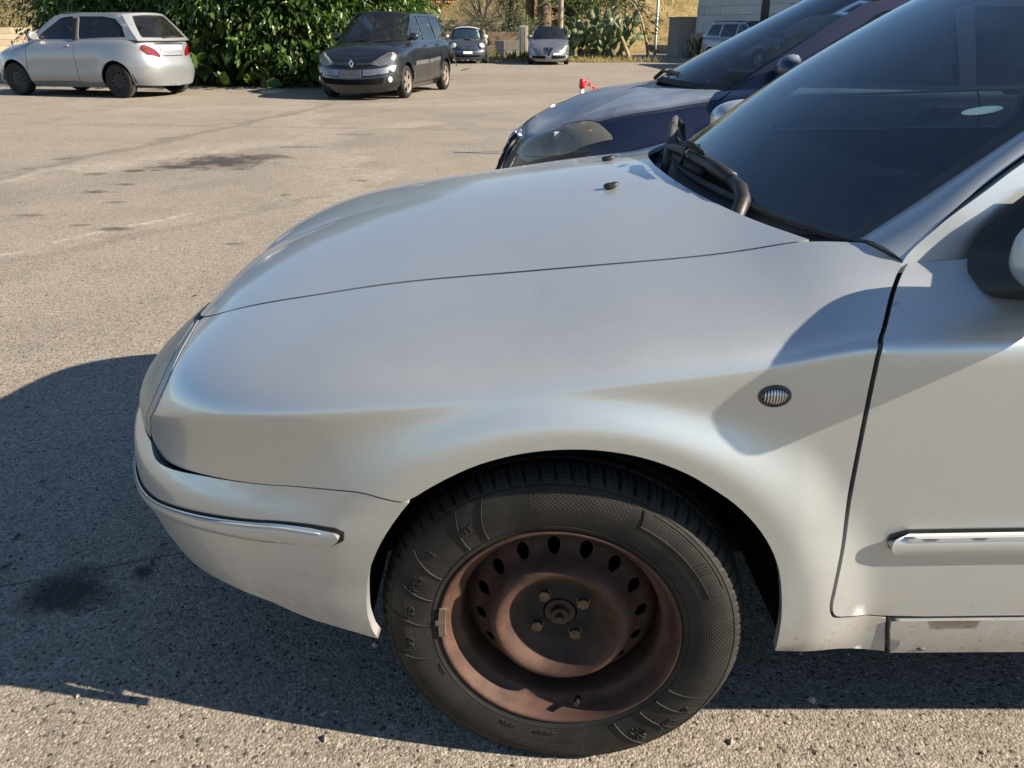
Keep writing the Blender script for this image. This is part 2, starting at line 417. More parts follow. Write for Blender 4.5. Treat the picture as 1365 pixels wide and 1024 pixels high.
def lathe(prof, n, axis='y', cx=0., cz=0., closed=False):
    """profile (r, y) swept about the y axis"""
    V, Fs = [], []
    m = len(prof)
    for i in range(n):
        a = 2*math.pi*i/n
        for r, y in prof: V.append((r*math.cos(a) + cx, y, r*math.sin(a) + cz))
    for i in range(n):
        j = (i + 1) % n
        for k in range(m - 1): Fs.append((i*m + k, j*m + k, j*m + k + 1, i*m + k + 1))
    return V, Fs
def tube(bm, pts, r, n=8, cap=True):
    pts = [Vector(p) for p in pts]; rs = r if isinstance(r, (list, tuple)) else [r]*len(pts)
    rings = []; prev = None
    for i, p in enumerate(pts):
        d = (pts[min(i + 1, len(pts) - 1)] - pts[max(i - 1, 0)]).normalized()
        if prev is None:
            a = d.orthogonal().normalized()
        else:
            a = (prev - d*prev.dot(d)); a = a.normalized() if a.length > 1e-6 else d.orthogonal().normalized()
        prev = a; b = d.cross(a)
        rings.append([bm.verts.new(p + (a*math.cos(t) + b*math.sin(t))*rs[i]) for t in [2*math.pi*k/n for k in range(n)]])
    for i in range(len(rings) - 1):
        for k in range(n):
            bm.faces.new((rings[i][k], rings[i][(k+1) % n], rings[i+1][(k+1) % n], rings[i+1][k]))
    if cap:
        bm.faces.new(rings[0][::-1]); bm.faces.new(rings[-1])
def box(bm, c, s, rz=0., bev=0.):
    m = Matrix.Translation(c) @ Matrix.Rotation(rz, 4, 'Z') @ Matrix.Diagonal((*s, 1))
    r = bmesh.ops.create_cube(bm, size=1., matrix=m)
    if bev: bmesh.ops.bevel(bm, geom=list({e for v in r['verts'] for e in v.link_edges}), offset=bev, segments=2, affect='EDGES', profile=.6)
    return r['verts']
def ellipsoid(bm, c, s, seg=20, rings=12, rot=None):
    m = Matrix.Translation(c) @ (rot.to_4x4() if rot else Matrix.Identity(4)) @ Matrix.Diagonal((*s, 1))
    return bmesh.ops.create_uvsphere(bm, u_segments=seg, v_segments=rings, radius=1., matrix=m)['verts']
def grid_fn(name, fn, nu, nv, mat, parent=None, flip=False, u=(0, 1), v=(0, 1)):
    U, W = np.meshgrid(np.linspace(*u, nu + 1), np.linspace(*v, nv + 1), indexing='ij')
    V = fn(U.ravel(), W.ravel()); F_ = []
    for i in range(nu):
        for j in range(nv):
            a = i*(nv + 1) + j; q = (a, a + nv + 1, a + nv + 2, a + 1); F_.append(q[::-1] if flip else q)
    return link(name, mesh_np(name, V, F_), mat, parent)
def text_obj(name, s, size, mat, parent=None, loc=(0, 0, 0), rot=(0, 0, 0), depth=.001, bold=0.):
    c = bpy.data.curves.new(name, 'FONT'); c.body = s; c.size = size; c.extrude = depth; c.align_x = 'CENTER'; c.align_y = 'CENTER'; c.offset = bold; c.resolution_u = 3
    tmp = bpy.data.objects.new(name, c); COL.objects.link(tmp)
    dg = bpy.context.evaluated_depsgraph_get(); me = bpy.data.meshes.new_from_object(tmp.evaluated_get(dg))
    bpy.data.objects.remove(tmp); bpy.data.curves.remove(c)
    me.name = name; me.materials.clear()
    return link(name, me, mat, parent, loc, rot)
# ---------------------------------------------------------------- the silver car (closest, facing left)
hero = empty('silver_car', (OX, OY, 0), 0, 'large silver saloon nearest the camera with a rusty steel front wheel and no hubcap', 'car')
SIL = M['silver']
M['pale_insert'] = simple('pale_insert', (.36, .37, .37), .62, .35, .1, 12)
ARCH = smooth_poly([(-.366, 0.3306), (-.347, 0.4022), (-.328, 0.4480), (-.296, 0.5043), (-.253, 0.5587), (-.212, 0.5844), (-.151, 0.6092), (-.093, 0.6220), (-.039, 0.6253), (.022, 0.6203), (.076, 0.6085),
        (.125, 0.5919), (.176, 0.5677), (.217, 0.5407), (.254, 0.5129), (.290, 0.4766), (.319, 0.4367), (.339, 0.3958), (.351, 0.3502), (.358, 0.3026), (.360, 0.2455)], 3)
ARCH_F = [p for p in ARCH if p[0] < -.245]; ARCH_R = [p for p in ARCH if p[0] >= -.2525]
SEAM = smooth_poly([(-.253, 0.5596), (-.276, 0.5616), (-.299, 0.5683), (-.335, 0.5770), (-.386, 0.5785), (-.467, 0.5755), (-.560, 0.5773), (-.661, 0.5821), (-.768, 0.5903), (-.845, 0.6063), (-.900, 0.6352)], 3)
LAMP = smooth_poly([(-.908, .641), (-.873, .694), (-.839, .736), (-.818, .790), (-.810, .840), (-.817, .884), (-.835, .925), (-.856, .960), (-.890, .993)], 4)
DGAP = smooth_poly([(.517, .932), (.496, .891), (.468, .825), (.443, .748), (.433, .700), (.4325, .666), (.435, .603), (.439, .513), (.4415, .456), (.4425, .412), (.439, .355), (.438, .325), (.445, .305), (.458, .294), (.482, .287)], 4)
TOP = [(u, .9990) for u in np.arange(-.880, .405, .015)]
fender = TOP + [(.40, 0.9985), (.44, 0.9954), (.478, 0.9937)] + DGAP + [(.52, 0.2843), (.553, 0.2796), (.557, 0.2572), (.573, 0.2067), (.50, 0.2171), (.43, 0.2323)] + [(.364, 0.2398)] + ARCH_R[::-1] + SEAM[1:] + LAMP[1:]
panel('fender', fender, S, SIL, hero, .011, .016, gap=.0013, side='B')
HS = .6
REAR = smooth_poly([(.405, .006), (.36, .16), (.318, .34), (.282, .55), (.260, .78), (.252, 1.0)], 4)
REAR = REAR + [(u, 2 - r) for u, r in REAR[::-1][1:]]
hood_poly = [(u, .0016) for u in np.arange(-1.575, .40, .02)] + REAR + [(u, 1.9984) for u in np.arange(.39, -1.576, -.02)]
HP = [(u, r*HS) for u, r in hood_poly]
def hood_s(u, r): return hood(u, r/HS)
panel('bonnet', HP, hood_s, SIL, hero, .018, .012, gap=.0012)
panel('engine_bay_cover', [(u, r*HS) for u, r in [(-1.5, .02), (.36, .02), (.24, 1), (.36, 1.98), (-1.5, 1.98)]], lambda u, r: hood(u, r/HS) - np.array([0, 0, .035]), M['dark'], hero, .06, 0)
# bumper
b_low = [(-.368, 0.2752), (-.41, 0.2895), (-.47, 0.3059), (-.58, 0.3285), (-.70, 0.3421), (-.85, 0.3502), (-1.1, 0.3525), (-1.35, 0.3527), (UF, 0.3527)]
bumper = SEAM + [(-1.0, 0.6565), (-1.1, 0.6544), (-1.25, 0.6431), (-1.35, 0.6334), (UF, 0.6334)] + b_low[::-1] + [(-.370, 0.2981)] + ARCH_F[:-1]
panel('front_bumper', bumper, bump, SIL, hero, .016, .02, gap=.0014, side='LR')
def strip_fn(u, v): return bump(u, v) + (S(u, v, .011) - S(u, v))
tip = smooth_poly([(-.44, 0.4812), (-.408, 0.4840), (-.388, 0.4902), (-.378, 0.5002), (-.382, 0.5083), (-.394, 0.5126), (-.43, 0.5146)], 3)
def strip_fn(u, v): return bump(u, v) + (S(u, v, .0095 - .0075*np.clip(np.abs(np.asarray(v) - strip_c(u))/.0196, 0, 1)**2.5) - S(u, v))
def strip_c(u): return np.interp(u, [-1.2, -.8, -.66, -.53, -.4, -.37], [.504, .4985, .4958, .494, .4985, .500])
panel('bumper_strip', tip + [(-.53, 0.5129), (-.67, 0.5131), (-.80, 0.5151), (-1.1, 0.5200), (UF, 0.5204), (UF, 0.4882), (-1.1, 0.4879), (-.80, 0.4818), (-.67, 0.4786), (-.53, 0.4751)], strip_fn, SIL, hero, .007, .016, side='LR')
panel('strip_insert', [(-.41, 0.5098), (-.53, 0.5105), (-.67, 0.5107), (-.80, 0.5127), (-1.1, 0.5176), (UF, 0.5179), (UF, 0.5126), (-1.1, 0.5122), (-.80, 0.5074), (-.67, 0.5054), (-.53, 0.5052), (-.415, 0.5050)], lambda u, v: bump(u, v) + (S(u, v, .0094) - S(u, v)), M['pale_insert'], hero, .014, .006, side='LR')
panel('strip_gap', [(-.371, 0.5102), (-.388, 0.5164), (-.43, 0.5185), (-.53, 0.5165), (-.67, 0.5167), (-.80, 0.5185), (-1.1, 0.5234), (UF, 0.5238), (UF, 0.4858), (-1.1, 0.4855), (-.80, 0.4794), (-.67, 0.4762), (-.53, 0.4727), (-.44, 0.4788), (-.395, 0.4825), (-.373, 0.4939)], lambda u, v: bump(u, v) + (S(u, v, .0012) - S(u, v)), M['rubber'], hero, .02, 0, side='LR')
# head lamp
lamp_in = [(u - .030*min(1, max(.25, (v - .635)/.06)), v) for u, v in LAMP]
panel('lamp_trim', LAMP + [(-.93, 0.9931)] + lamp_in[::-1][1:] , lambda u, v: S(u, v, .002), M['pale_insert'], hero, .012, .02, gap=.001, side='B')
lens_poly = lamp_in[:-1] + [(-.935, 0.9885), (-1.05, 0.9887), (-1.22, 0.9831), (-1.26, 0.9220), (-1.26, 0.6964), (-1.22, 0.6674), (-1.0, 0.6614)]
def lens_fn(u, v): return S(u, v, .002 + .006*np.exp(-((u + 1.05)/.16)**2 - ((v - .83)/.13)**2))
for l in panel('headlight', lens_poly, lens_fn, M['lamp_hazed'], hero, .02, .01, gap=.002, side='B'):
    sgn = 1 if l.name == 'headlight' else -1
    V, Fl = panel_data(lens_poly, lambda u, v: S(u, v, -.04 - .03*np.exp(-((u + 1.05)/.1)**2 - ((v - .83)/.1)**2)), .03, .0)
    link('reflector', mesh_np('reflector', V*np.array([1, sgn, 1]), Fl if sgn > 0 else [f[::-1] for f in Fl]), M['chrome'], l)
    bm = bmesh.new(); p = S(np.array([-1.06]), np.array([.83]), -.045)[0]; ellipsoid(bm, (p[0], p[1]*sgn, p[2]), (.02, .05, .05)); from_bm('bulb_cover', bm, M['dull_metal'], l, True)
# nose: grille between the lamps
panel('grille', [(-1.28, 0.9831), (UF, 0.9831), (UF, 0.6431), (-1.28, 0.6821)], lambda u, v: S(u, v, -.02), M['dark'], hero, .03, 0, side='LR')
for k in range(7):
    v = .69 + k*.045
    panel('grille_bar', [(-1.29, v), (UF, v - .005), (UF, v + .010), (-1.29, v + .012)], lambda u, v: S(u, v, -.004), M['chrome'] if k in (0, 6) else M['plastic'], hero, .03, .01, side='LR')
# inner shell so that gaps look into darkness
arch_hole = [(.385*math.cos(a), .30 + .375*math.sin(a)) for a in np.linspace(0, 2*math.pi, 40)[:-1]]
shell = [(-1.59, 0.2923), (-1.59, 0.9831), (.45, 0.9771), (2.7, 0.9760), (2.7, 0.2480), (.42, 0.2476), (.40, 0.2856), (.36, 0.4948), (.2, 0.6284), (0, .69), (-.2, 0.6302), (-.36, 0.4777), (-.39, 0.3440)]
panel('inner_shell', shell, lambda u, v: S(u, v, -.028), M['dark'], hero, .05, 0, side='LR')
# doors
door_top = [(.530, 0.9330), (.60, 0.9452), (.68, 0.9760), (.76, 0.9984)]
door = door_top[::-1] + [(u + .0042*min(1, max(0, (v - .30)/.03)), v + (.002 if v < .33 else 0)) for u, v in DGAP] + [(.54, 0.2815), (.62, 0.2787), (1.0, 0.2788), (1.52, 0.2789), (1.545, 0.2908), (1.55, 0.3241), (1.55, 0.5720), (1.57, 0.7225), (1.58, 0.9984)]
for d_ in panel('front_door', door, S, SIL, hero, .02, .02, gap=.0020, side='B'):
    sgn = 1 if d_.name == 'front_door' else -1
    bm = bmesh.new(); p = S(np.array([1.40]), np.array([.69]), .03)[0]
    tube(bm, [(p[0] - .09, (p[1] + .016)*sgn, p[2]), (p[0] - .075, p[1]*sgn, p[2]), (p[0] + .075, p[1]*sgn, p[2]), (p[0] + .09, (p[1] + .016)*sgn, p[2])], .012, 8)
    from_bm('door_handle', bm, SIL, d_, True)
rdoor = [(1.585, 0.9951), (1.575, 0.7225), (1.556, 0.5720), (1.556, 0.3003), (1.57, 0.2789), (2.2, 0.2789), (2.24, 0.4005), (2.30, 0.5245), (2.38, 0.6294), (2.44, 0.6994), (2.46, 0.9951)]
panel('rear_door', rdoor, S, SIL, hero, .04, .02, gap=.0026, side='B')
rarch = [(2.593 + .36*math.cos(a), .30 + .355*math.sin(a)) for a in np.linspace(math.pi*.98, .06, 24)]
quarter = [(2.465, .9951), (2.445, .6994), (2.385, .6294), (2.305, .5245), (2.245, .4005), (2.225, .305)] + rarch[1:] + [(2.97, .30), (3.3, .31), (3.525, .36), (3.529, .7), (3.529, .997), (3.2, .997)]
panel('rear_quarter', quarter, S, SIL, hero, .04, .02, gap=.002, side='B')
sill = [(.559, 0.2758), (.562, 0.2572), (.578, 0.2067), (1.4, 0.2050), (2.215, 0.2069), (2.22, 0.2708), (1.4, 0.2760)]
for s_ in panel('sill', sill, lambda u, v: S(u, v, .004), SIL, hero, .02, .03, gap=.0012, side='B'):
    sgn = 1 if s_.name == 'sill' else -1
    bm = bmesh.new(); p = S(np.array([.63]), np.array([.217]), .004)[0]; ellipsoid(bm, (p[0], p[1]*sgn, p[2]), (.008, .004, .004), 10, 6); from_bm('sill_plug', bm, M['plastic_grey'], s_, True)
# side rubbing strip
mtip = smooth_poly([(.565, 0.3934), (.538, 0.3962), (.524, 0.4048), (.520, 0.4143), (.526, 0.4238), (.548, 0.4291)], 3)
mould = mtip + [(1.0, 0.4285), (1.545, 0.4285), (1.545, 0.3914), (1.0, 0.3923)]
panel('side_moulding', mould[::-1], lambda u, v: S(u, v, .017 - .010*np.clip(np.abs(v - .4105)/.0186, 0, 1)**3), SIL, hero, .007, .016, side='B')
panel('moulding_insert', [(.548, 0.4205), (1.0, 0.4208), (1.54, 0.4209), (1.54, 0.4266), (1.0, 0.4266), (.54, 0.4262)], lambda u, v: S(u, v, .0168), M['pale_insert'], hero, .02, .006, side='B')
panel('moulding_gap', [(.5188, .4165), (.5235, .4262), (.545, .4322), (1.0, .4306), (1.545, .4306), (1.545, .3900), (1.0, .3905), (.56, .3920), (.536, .3950), (.5235, .4035)], lambda u, v: S(u, v, .0012), M['rubber'], hero, .04, 0, side='B')
# indicator repeater
def ribbed():
    t = NT('indicator_lens'); c = t.coord(); sx = t.n('ShaderNodeSeparateXYZ'); t.l(c, sx.inputs[0])
    w = t.math('SINE', t.math('MULTIPLY', sx.outputs[0], 1500.)); col = t.ramp(w, [(.0, (.10, .10, .11)), (.5, (.45, .45, .46)), (1., (.85, .85, .86))])
    return t.done(t.bsdf(col, .16, .75, .6, 1., .03, normal=t.bump(w, .7, .002)))
M['indicator'] = ribbed()
for sgn in (1, -1):
    p = S(np.array([.297]), np.array([.659]))[0]
    bm = bmesh.new(); ellipsoid(bm, (p[0], (p[1] - .001)*sgn, p[2]), (.0195, .0085, .0135), 24, 12); ind = from_bm('indicator', bm, M['indicator'], hero, True)
    V, Fs = [], []; n, m = 36, 8
    for i in range(n):
        a = 2*math.pi*i/n
        for k in range(m):
            b = 2*math.pi*k/m; rr = 1 + .14*math.cos(b)
            V.append((p[0] + .0215*rr*math.cos(a), (p[1] - .0035*math.sin(b) - .001)*sgn, p[2] + .0155*rr*math.sin(a)))
    Fs = [(i*m + k, ((i+1) % n)*m + k, ((i+1) % n)*m + (k+1) % m, i*m + (k+1) % m) for i in range(n) for k in range(m)]
    link('bezel', mesh_np('bezel', V, Fs if sgn < 0 else [f[::-1] for f in Fs]), M['plastic_grey'], ind)

# ---- greenhouse
Ab = [0, .12, .3, .5, .75, 1.0]
Axy = dict(x=[.480, .580, .745, .92, 1.10, 1.27], y=[.620, .592, .576, .556, .535, .515], z=[.936, .995, .1112*10, .1227*10, .1326*10, .1392*10])
def Aedge(b): return np.stack([spl(b, Ab, Axy['x']), -spl(b, Ab, Axy['y']), spl(b, Ab, Axy['z'])], -1)
def Cmid(b): return np.stack([spl(b, [0, .25, .5, .75, 1.], [.325, .52, .735, .957, 1.19]), 0*b, spl(b, [0, .25, .5, .75, 1.], [.952, 1.11, 1.245, 1.36, 1.432])], -1)
def wind(a, b):
    """windscreen: a = -1 left edge ... 1 right edge (negated so that it faces out)"""
    a = -np.asarray(a, float); b = np.asarray(b, float); E_ = Aedge(b); C_ = Cmid(b); k = np.abs(a)**2.3
    return np.stack([C_[..., 0] + (E_[..., 0] - C_[..., 0])*k, -E_[..., 1]*a, C_[..., 2] + (E_[..., 2] - C_[..., 2])*k], -1)
gx = .62
def wind_s(a, b): return wind(a/gx, b)
panel('windscreen', [(-gx*.985, .0), (-gx*.985, .98), (gx*.985, .98), (gx*.985, .0), (0, .0)][::-1], wind_s, M['glass'], hero, .04, .004)
def band(poly, hole, off, mat, name, th=.006):
    def f(a, b):
        P = wind(a/gx, b); e = 1e-3
        N = np.cross(wind((a + e)/gx, b) - wind((a - e)/gx, b), wind(a/gx, b + e) - wind(a/gx, b - e)); N /= np.linalg.norm(N, axis=-1)[..., None]
        return P + N*off
    return panel(name, poly, f, mat, hero, .03, th, holes=[hole] if hole else ())
g1 = gx*.985
frit_in = smooth_poly([(-g1 + .02, .95), (-g1 + .018, .5), (-g1 + .03, .14), (-g1 + .09, .055), (-.3, .045), (0, .04), (.3, .045), (g1 - .09, .055), (g1 - .03, .14), (g1 - .018, .5), (g1 - .02, .95)], 4)
band([(-g1, .0), (0, 0), (g1, .0), (g1, .98), (-g1, .98)], frit_in, -.003, M['rubber'], 'windscreen_frit', 0)
seal_in = [(-g1, .0), (g1, .0), (g1, .98), (-g1, .98)]
band([(-gx*1.03, -.012), (gx*1.03, -.012), (gx*1.03, 1.0), (-gx*1.03, 1.0)], seal_in, .004, M['plastic_grey'], 'windscreen_seal', .012)
# door frame line B and the pillar between A and B
Bb = [0, .12, .3, .5, .75, 1.0]
def Bedge(b):
    p0 = S(np.array([.517]), np.array([.932]))[0]
    return np.stack([spl(b, Bb, [p0[0], .572, .695, .86, 1.06, 1.29]), spl(b, Bb, [p0[1], -.705, -.672, -.645, -.615, -.588]), spl(b, Bb, [p0[2], .983, 1.079, 1.188, 1.298, 1.385])], -1)
def pillar(a, b):      # a: 0 at the screen, 1 at the door gap
    a = np.asarray(a, float)[..., None]/.1; A_ = Aedge(b) + np.array([.0, -.014, .0]); B_ = Bedge(b); P = A_ + (B_ - A_)*a
    o = np.stack([0*b - .5, 0*b - .55, 0*b + .6], -1)
    return P + o*.022*(4*a*(1 - a))
panel('windscreen_pillar', [(.0, .0), (.1, .0), (.1, 1.0), (.0, 1.0)][::-1], pillar, SIL, hero, .02, .015, gap=.0015, side='B')
def W(u, b):
    """side glass surface"""
    u = np.asarray(u, float); b = np.asarray(b, float); y = .716 - .129*b + .012*np.sin(np.clip(b, 0, 1)*math.pi)
    return np.stack([u, -y, .948 + .45*b + .012*np.clip(u - .6, 0, 2)*(1 - b)], -1)
roofz = smooth_poly([(.508, -.090), (.521, -.030), (.556, .045), (.580, .092), (.625, .168), (.695, .285), (.86, .525), (1.06, .770), (1.25, .925), (1.42, .985), (1.8, 1.0), (2.2, .97), (2.5, .87), (2.7, .68), (2.9, .34), (3.0, -.090)], 5)
win1 = smooth_poly([(.72, .03), (.70, .12), (.82, .36), (1.0, .61), (1.18, .80), (1.34, .89), (1.49, .915)], 3) + [(1.50, .03)]
win2 = [(1.58, .03), (1.58, .92), (1.8, .925), (2.1, .90), (2.32, .80), (2.40, .40), (2.43, .03)]
panel('door_frame', roofz, W, SIL, hero, .03, .02, holes=[win1, win2], side='B')
def Wi(u, b): return W(u, b) + np.array([0, .010, 0])
win1_half = [(.725, .02), (.71, .12), (.80, .255), (1.0, .262), (1.25, .275), (1.50, .285), (1.50, .02)]
panel('door_window', win1, Wi, M['glass_side'], hero, .05, .004, side='L')
panel('door_window', win1_half, Wi, M['glass_side'], hero, .05, .004, side='R')
M['glass_edge'] = simple('glass_edge', (.46, .66, .62), .2, 0, .05, 30, .6)
panel('glass_edge', [(.795, .250), (.80, .262), (1.0, .270), (1.25, .283), (1.50, .293), (1.50, .281), (1.25, .271), (1.0, .258)], lambda u, b: W(u, b) + np.array([0, .012, 0]), M['glass_edge'], hero, .05, .004, side='R')
panel('rear_window_side', win2, Wi, M['glass_side'], hero, .05, .004, side='B')
for sd_ in 'B':
    panel('window_seal', [(.69, .0), (.68, .12), (.82, .40), (1.0, .645), (1.18, .835), (1.34, .925), (1.50, .95), (1.58, .955), (1.8, .955), (2.12, .93), (2.35, .82), (2.43, .40), (2.46, .0)],
          lambda u, b: W(u, b) + np.array([0, -.002, 0]), M['rubber'], hero, .05, .006, holes=[win1, win2], side='B')
panel('frame_trim', roofz, lambda u, b: W(u, b) + np.array([0, .030, 0]), M['dash'], hero, .05, 0, holes=[win1, win2], side='B')
def roof(u, a):
    u = np.asarray(u, float); a = np.asarray(a, float)/.6
    zr = spl(u, [1.2, 1.4, 1.8, 2.2, 2.5, 2.65], [1.398, 1.415, 1.425, 1.413, 1.385, 1.355]); w = spl(u, [1.2, 1.6, 2.2, 2.65], [.595, .60, .60, .585])
    k = np.abs(a)**2.6
    return np.stack([u + .06*(1 - np.abs(a)**2)*np.clip(1 - (u - 1.2)/.4, 0, 1)*-1.0, a*w, zr + .045*(1 - k)], -1)
panel('roof', [(1.22, -.6), (1.22, .6), (2.6, .6), (2.6, -.6)][::-1], roof, SIL, hero, .05, .02)
def rscreen(a, b):
    a = -np.asarray(a, float)/.6; b = np.asarray(b, float)
    x = 2.98 - .42*b + .07*(1 - a*a); return np.stack([x, -a*(.64 - .08*b)*-1, .955 + .42*b + .02*(1 - a*a)], -1)
panel('rear_screen', [(-.6, 0), (.6, 0), (.6, 1), (-.6, 1)], rscreen, M['glass_side'], hero, .08, .004)
def boot(u, r):
    u = np.asarray(u, float); r = np.asarray(r, float)/.6; e = S(u, np.ones_like(u), 0, 0)
    return np.stack([u, e[..., 1]*(1 - r), e[..., 2] + .03*(1 - (1 - r)**2)], -1)
panel('boot_lid', [(2.9, .005), (3.52, .005), (3.52, 1.195), (2.9, 1.195)], boot, SIL, hero, .05, .015)
# cowl under the screen
def cowl(a, b):
    a = np.asarray(a, float)/.6; y = a*.64
    xh = .252 + .15*np.abs(a)**2.2; zh = hood(xh, 1 - np.minimum(np.abs(y)/.622, .98))[..., 2] - .030
    w0 = wind(-a, np.zeros_like(a) + .002)
    b = np.asarray(b, float)/.2
    z = zh + (w0[..., 2] - .012 - zh)*b - .022*np.sin(b*math.pi)
    return np.stack([xh - .03 + (w0[..., 0] - xh + .045)*b, y, z], -1)
panel('cowl_panel', [(-.6, 0), (-.6, .2), (.6, .2), (.6, 0)], cowl, M['plastic_grey'], hero, .03, .01)
# ---- door mirrors
def mirror(sgn):
    loop = [(.690, -.715, 1.035), (.640, -.722, .992), (.612, -.728, .958), (.603, -.738, .932), (.601, -.762, .905), (.613, -.782, .889), (.66, -.790, .886), (.72, -.790, .886), (.76, -.78, .895), (.77, -.74, .94), (.74, -.715, 1.02)]
    n = 44; P = np.array(smooth_poly(loop + loop[:1], 4))[:-1]; c0 = np.array([.69, -.755, .945])
    c1 = np.array([.715, -.86, .945]); c2 = np.array([.725, -.90, .955])
    r1 = c0 + (P - c0)*.93 + np.array([.002, -.022, .0]); r2 = c0 + (P - c0)*.62 + (c1 - c0)*.55; r3 = c0 + (P - c0)*.42 + (c2 - c0)
    V = np.vstack([P, r1, r2, r3]); m = len(P); Fs = [(i*m + k, i*m + (k+1) % m, (i+1)*m + (k+1) % m, (i+1)*m + k) for i in range(3) for k in range(m)]
    V = V*np.array([1, sgn, 1])
    base = link('door_mirror', mesh_np('door_mirror', V, Fs if sgn < 0 else [f[::-1] for f in Fs]), M['plastic'], hero)
    # housing: half egg, flat at the back
    V, Fs = [], []; nu, nv = 20, 28
    hc = np.array([.738, -.896, .972]); h = np.array([.149, .088, .066])
    for i in range(nu + 1):
        t = i/nu*math.pi/2
        for k in range(nv):
            a = 2*math.pi*k/nv; ca, sa = math.cos(a), math.sin(a); e = .72
            yy = math.copysign(abs(ca)**e, ca); zz = math.copysign(abs(sa)**e, sa)
            V.append((hc[0] - h[0]*math.cos(t)**.8, (hc[1] + h[1]*yy*math.sin(t)**.75 + (.02 if 0 else 0) - .16*(h[0]*math.cos(t)**.8 - .06)*-1*1.0)*sgn, hc[2] + h[2]*zz*math.sin(t)**.75))
    Fs = [(i*nv + k, (i+1)*nv + k, (i+1)*nv + (k+1) % nv, i*nv + (k+1) % nv) for i in range(nu) for k in range(nv)]
    last = nu*nv; V.append((hc[0] - .012, hc[1]*sgn, hc[2])); 
    Fs += [(last + k, len(V) - 1, last + (k+1) % nv) for k in range(nv)]
    link('mirror_housing', mesh_np('mirror_housing', V, Fs if sgn > 0 else [f[::-1] for f in Fs]), SIL, base)
    V2 = [(hc[0] - .008, (hc[1] + h[1]*.86*math.copysign(abs(math.cos(a))**.72, math.cos(a)))*sgn, hc[2] + h[2]*.84*math.copysign(abs(math.sin(a))**.72, math.sin(a))) for a in np.linspace(0, 2*math.pi, 29)[:-1]]
    link('mirror_glass', mesh_np('mirror_glass', V2, [tuple(range(28)) if sgn < 0 else tuple(range(28))[::-1]]), M['chrome'], base)
mirror(1); mirror(-1)

# ---- wheels
def rust_mat():
    t = NT('rusty_steel'); c = t.coord(); sx = t.n('ShaderNodeSeparateXYZ'); t.l(c, sx.inputs[0])
    r = t.math('SQRT', t.math('ADD', t.math('POWER', sx.outputs[0], 2.), t.math('POWER', sx.outputs[2], 2.)))
    n = t.noise(c, 22, 6, .65); n2 = t.noise(c, 130, 3, .7)
    rust = t.ramp(n, [(.25, (.032, .017, .013)), (.5, (.060, .031, .022)), (.78, (.098, .052, .037))])
    rust = t.mix(t.math('MULTIPLY', t.ramp(n2, [(.6, 0.), (.72, 1.)]), .35), rust, (.028, .012, .009))
    hubm = t.n('ShaderNodeMapRange'); t.l(t.math('ADD', r, t.math('MULTIPLY', t.math('SUBTRACT', n, .5), .03)), hubm.inputs[0]); hubm.inputs[1].default_value = .090; hubm.inputs[2].default_value = .056
    col = t.mix(hubm.outputs[0], rust, (.016, .014, .013))
    return t.done(t.bsdf(col, .72, .15, .35, normal=t.bump(n2, .12, .002)))
M['rust'] = rust_mat()
def tyre_mat(pattern=True):
    t = NT('tyre_rubber' if pattern else 'tyre_rubber_plain'); c = t.coord(); sx = t.n('ShaderNodeSeparateXYZ'); t.l(c, sx.inputs[0])
    r = t.math('SQRT', t.math('ADD', t.math('POWER', sx.outputs[0], 2.), t.math('POWER', sx.outputs[2], 2.)))
    th = t.math('ARCTAN2', sx.outputs[2], sx.outputs[0])
    n = t.noise(c, 14, 5, .6)
    col = t.ramp(n, [(.3, (.008, .0078, .0075)), (.75, (.026, .024, .020))])
    nm = None
    if pattern:
        a = t.math('SINE', t.math('ADD', t.math('MULTIPLY', th, 210.), t.math('MULTIPLY', r, 900.)))
        b = t.math('SINE', t.math('SUBTRACT', t.math('MULTIPLY', th, 210.), t.math('MULTIPLY', r, 900.)))
        h = t.ramp(t.math('MAXIMUM', a, b), [(.72, 0.), (.95, 1.)])
        rr = t.ramp(t.math('MULTIPLY', r, 1.), [(.256, 0.), (.259, 1.), (.2925, 1.), (.2945, 0.)])
        sec = t.ramp(t.math('COSINE', t.math('MULTIPLY', t.math('SUBTRACT', th, 1.48), 4.)), [(.38, 0.), (.42, 1.)])
        h = t.math('MULTIPLY', h, t.math('MULTIPLY', rr, sec))
        fine = t.math('SINE', t.math('MULTIPLY', r, 1600.))
        h = t.math('ADD', h, t.math('MULTIPLY', fine, .06))
        h = t.math('ADD', h, t.math('MULTIPLY', t.noise(c, 300, 2), .25))
        nm = t.bump(h, .9, .0022)
    return t.done(t.bsdf(col, .68, 0., .3, normal=nm))
M['tyre'] = tyre_mat(); M['tyre_plain'] = tyre_mat(False)
SIDE = [(.204, .083), (.2065, .0885), (.212, .0925), (.222, .0955), (.236, .0985), (.25, .1005), (.262, .1005), (.2755, .0985), (.287, .0950), (.2955, .0905), (.3015, .0855)]
TREAD = [(.3065, .0795), (.3105, .073), (.3135, .066), (.3150, .060), (.3155, .054), (.316, .048), (.3163, .0455), (.3165, .041), (.3165, .0385), (.317, .034), (.3172, .028), (.3174, .022), (.3175, .0165), (.3175, .014), (.3175, .009), (.3176, .006)]
def side_y(r): return float(np.interp(r, [p[0] for p in SIDE], [p[1] for p in SIDE]))
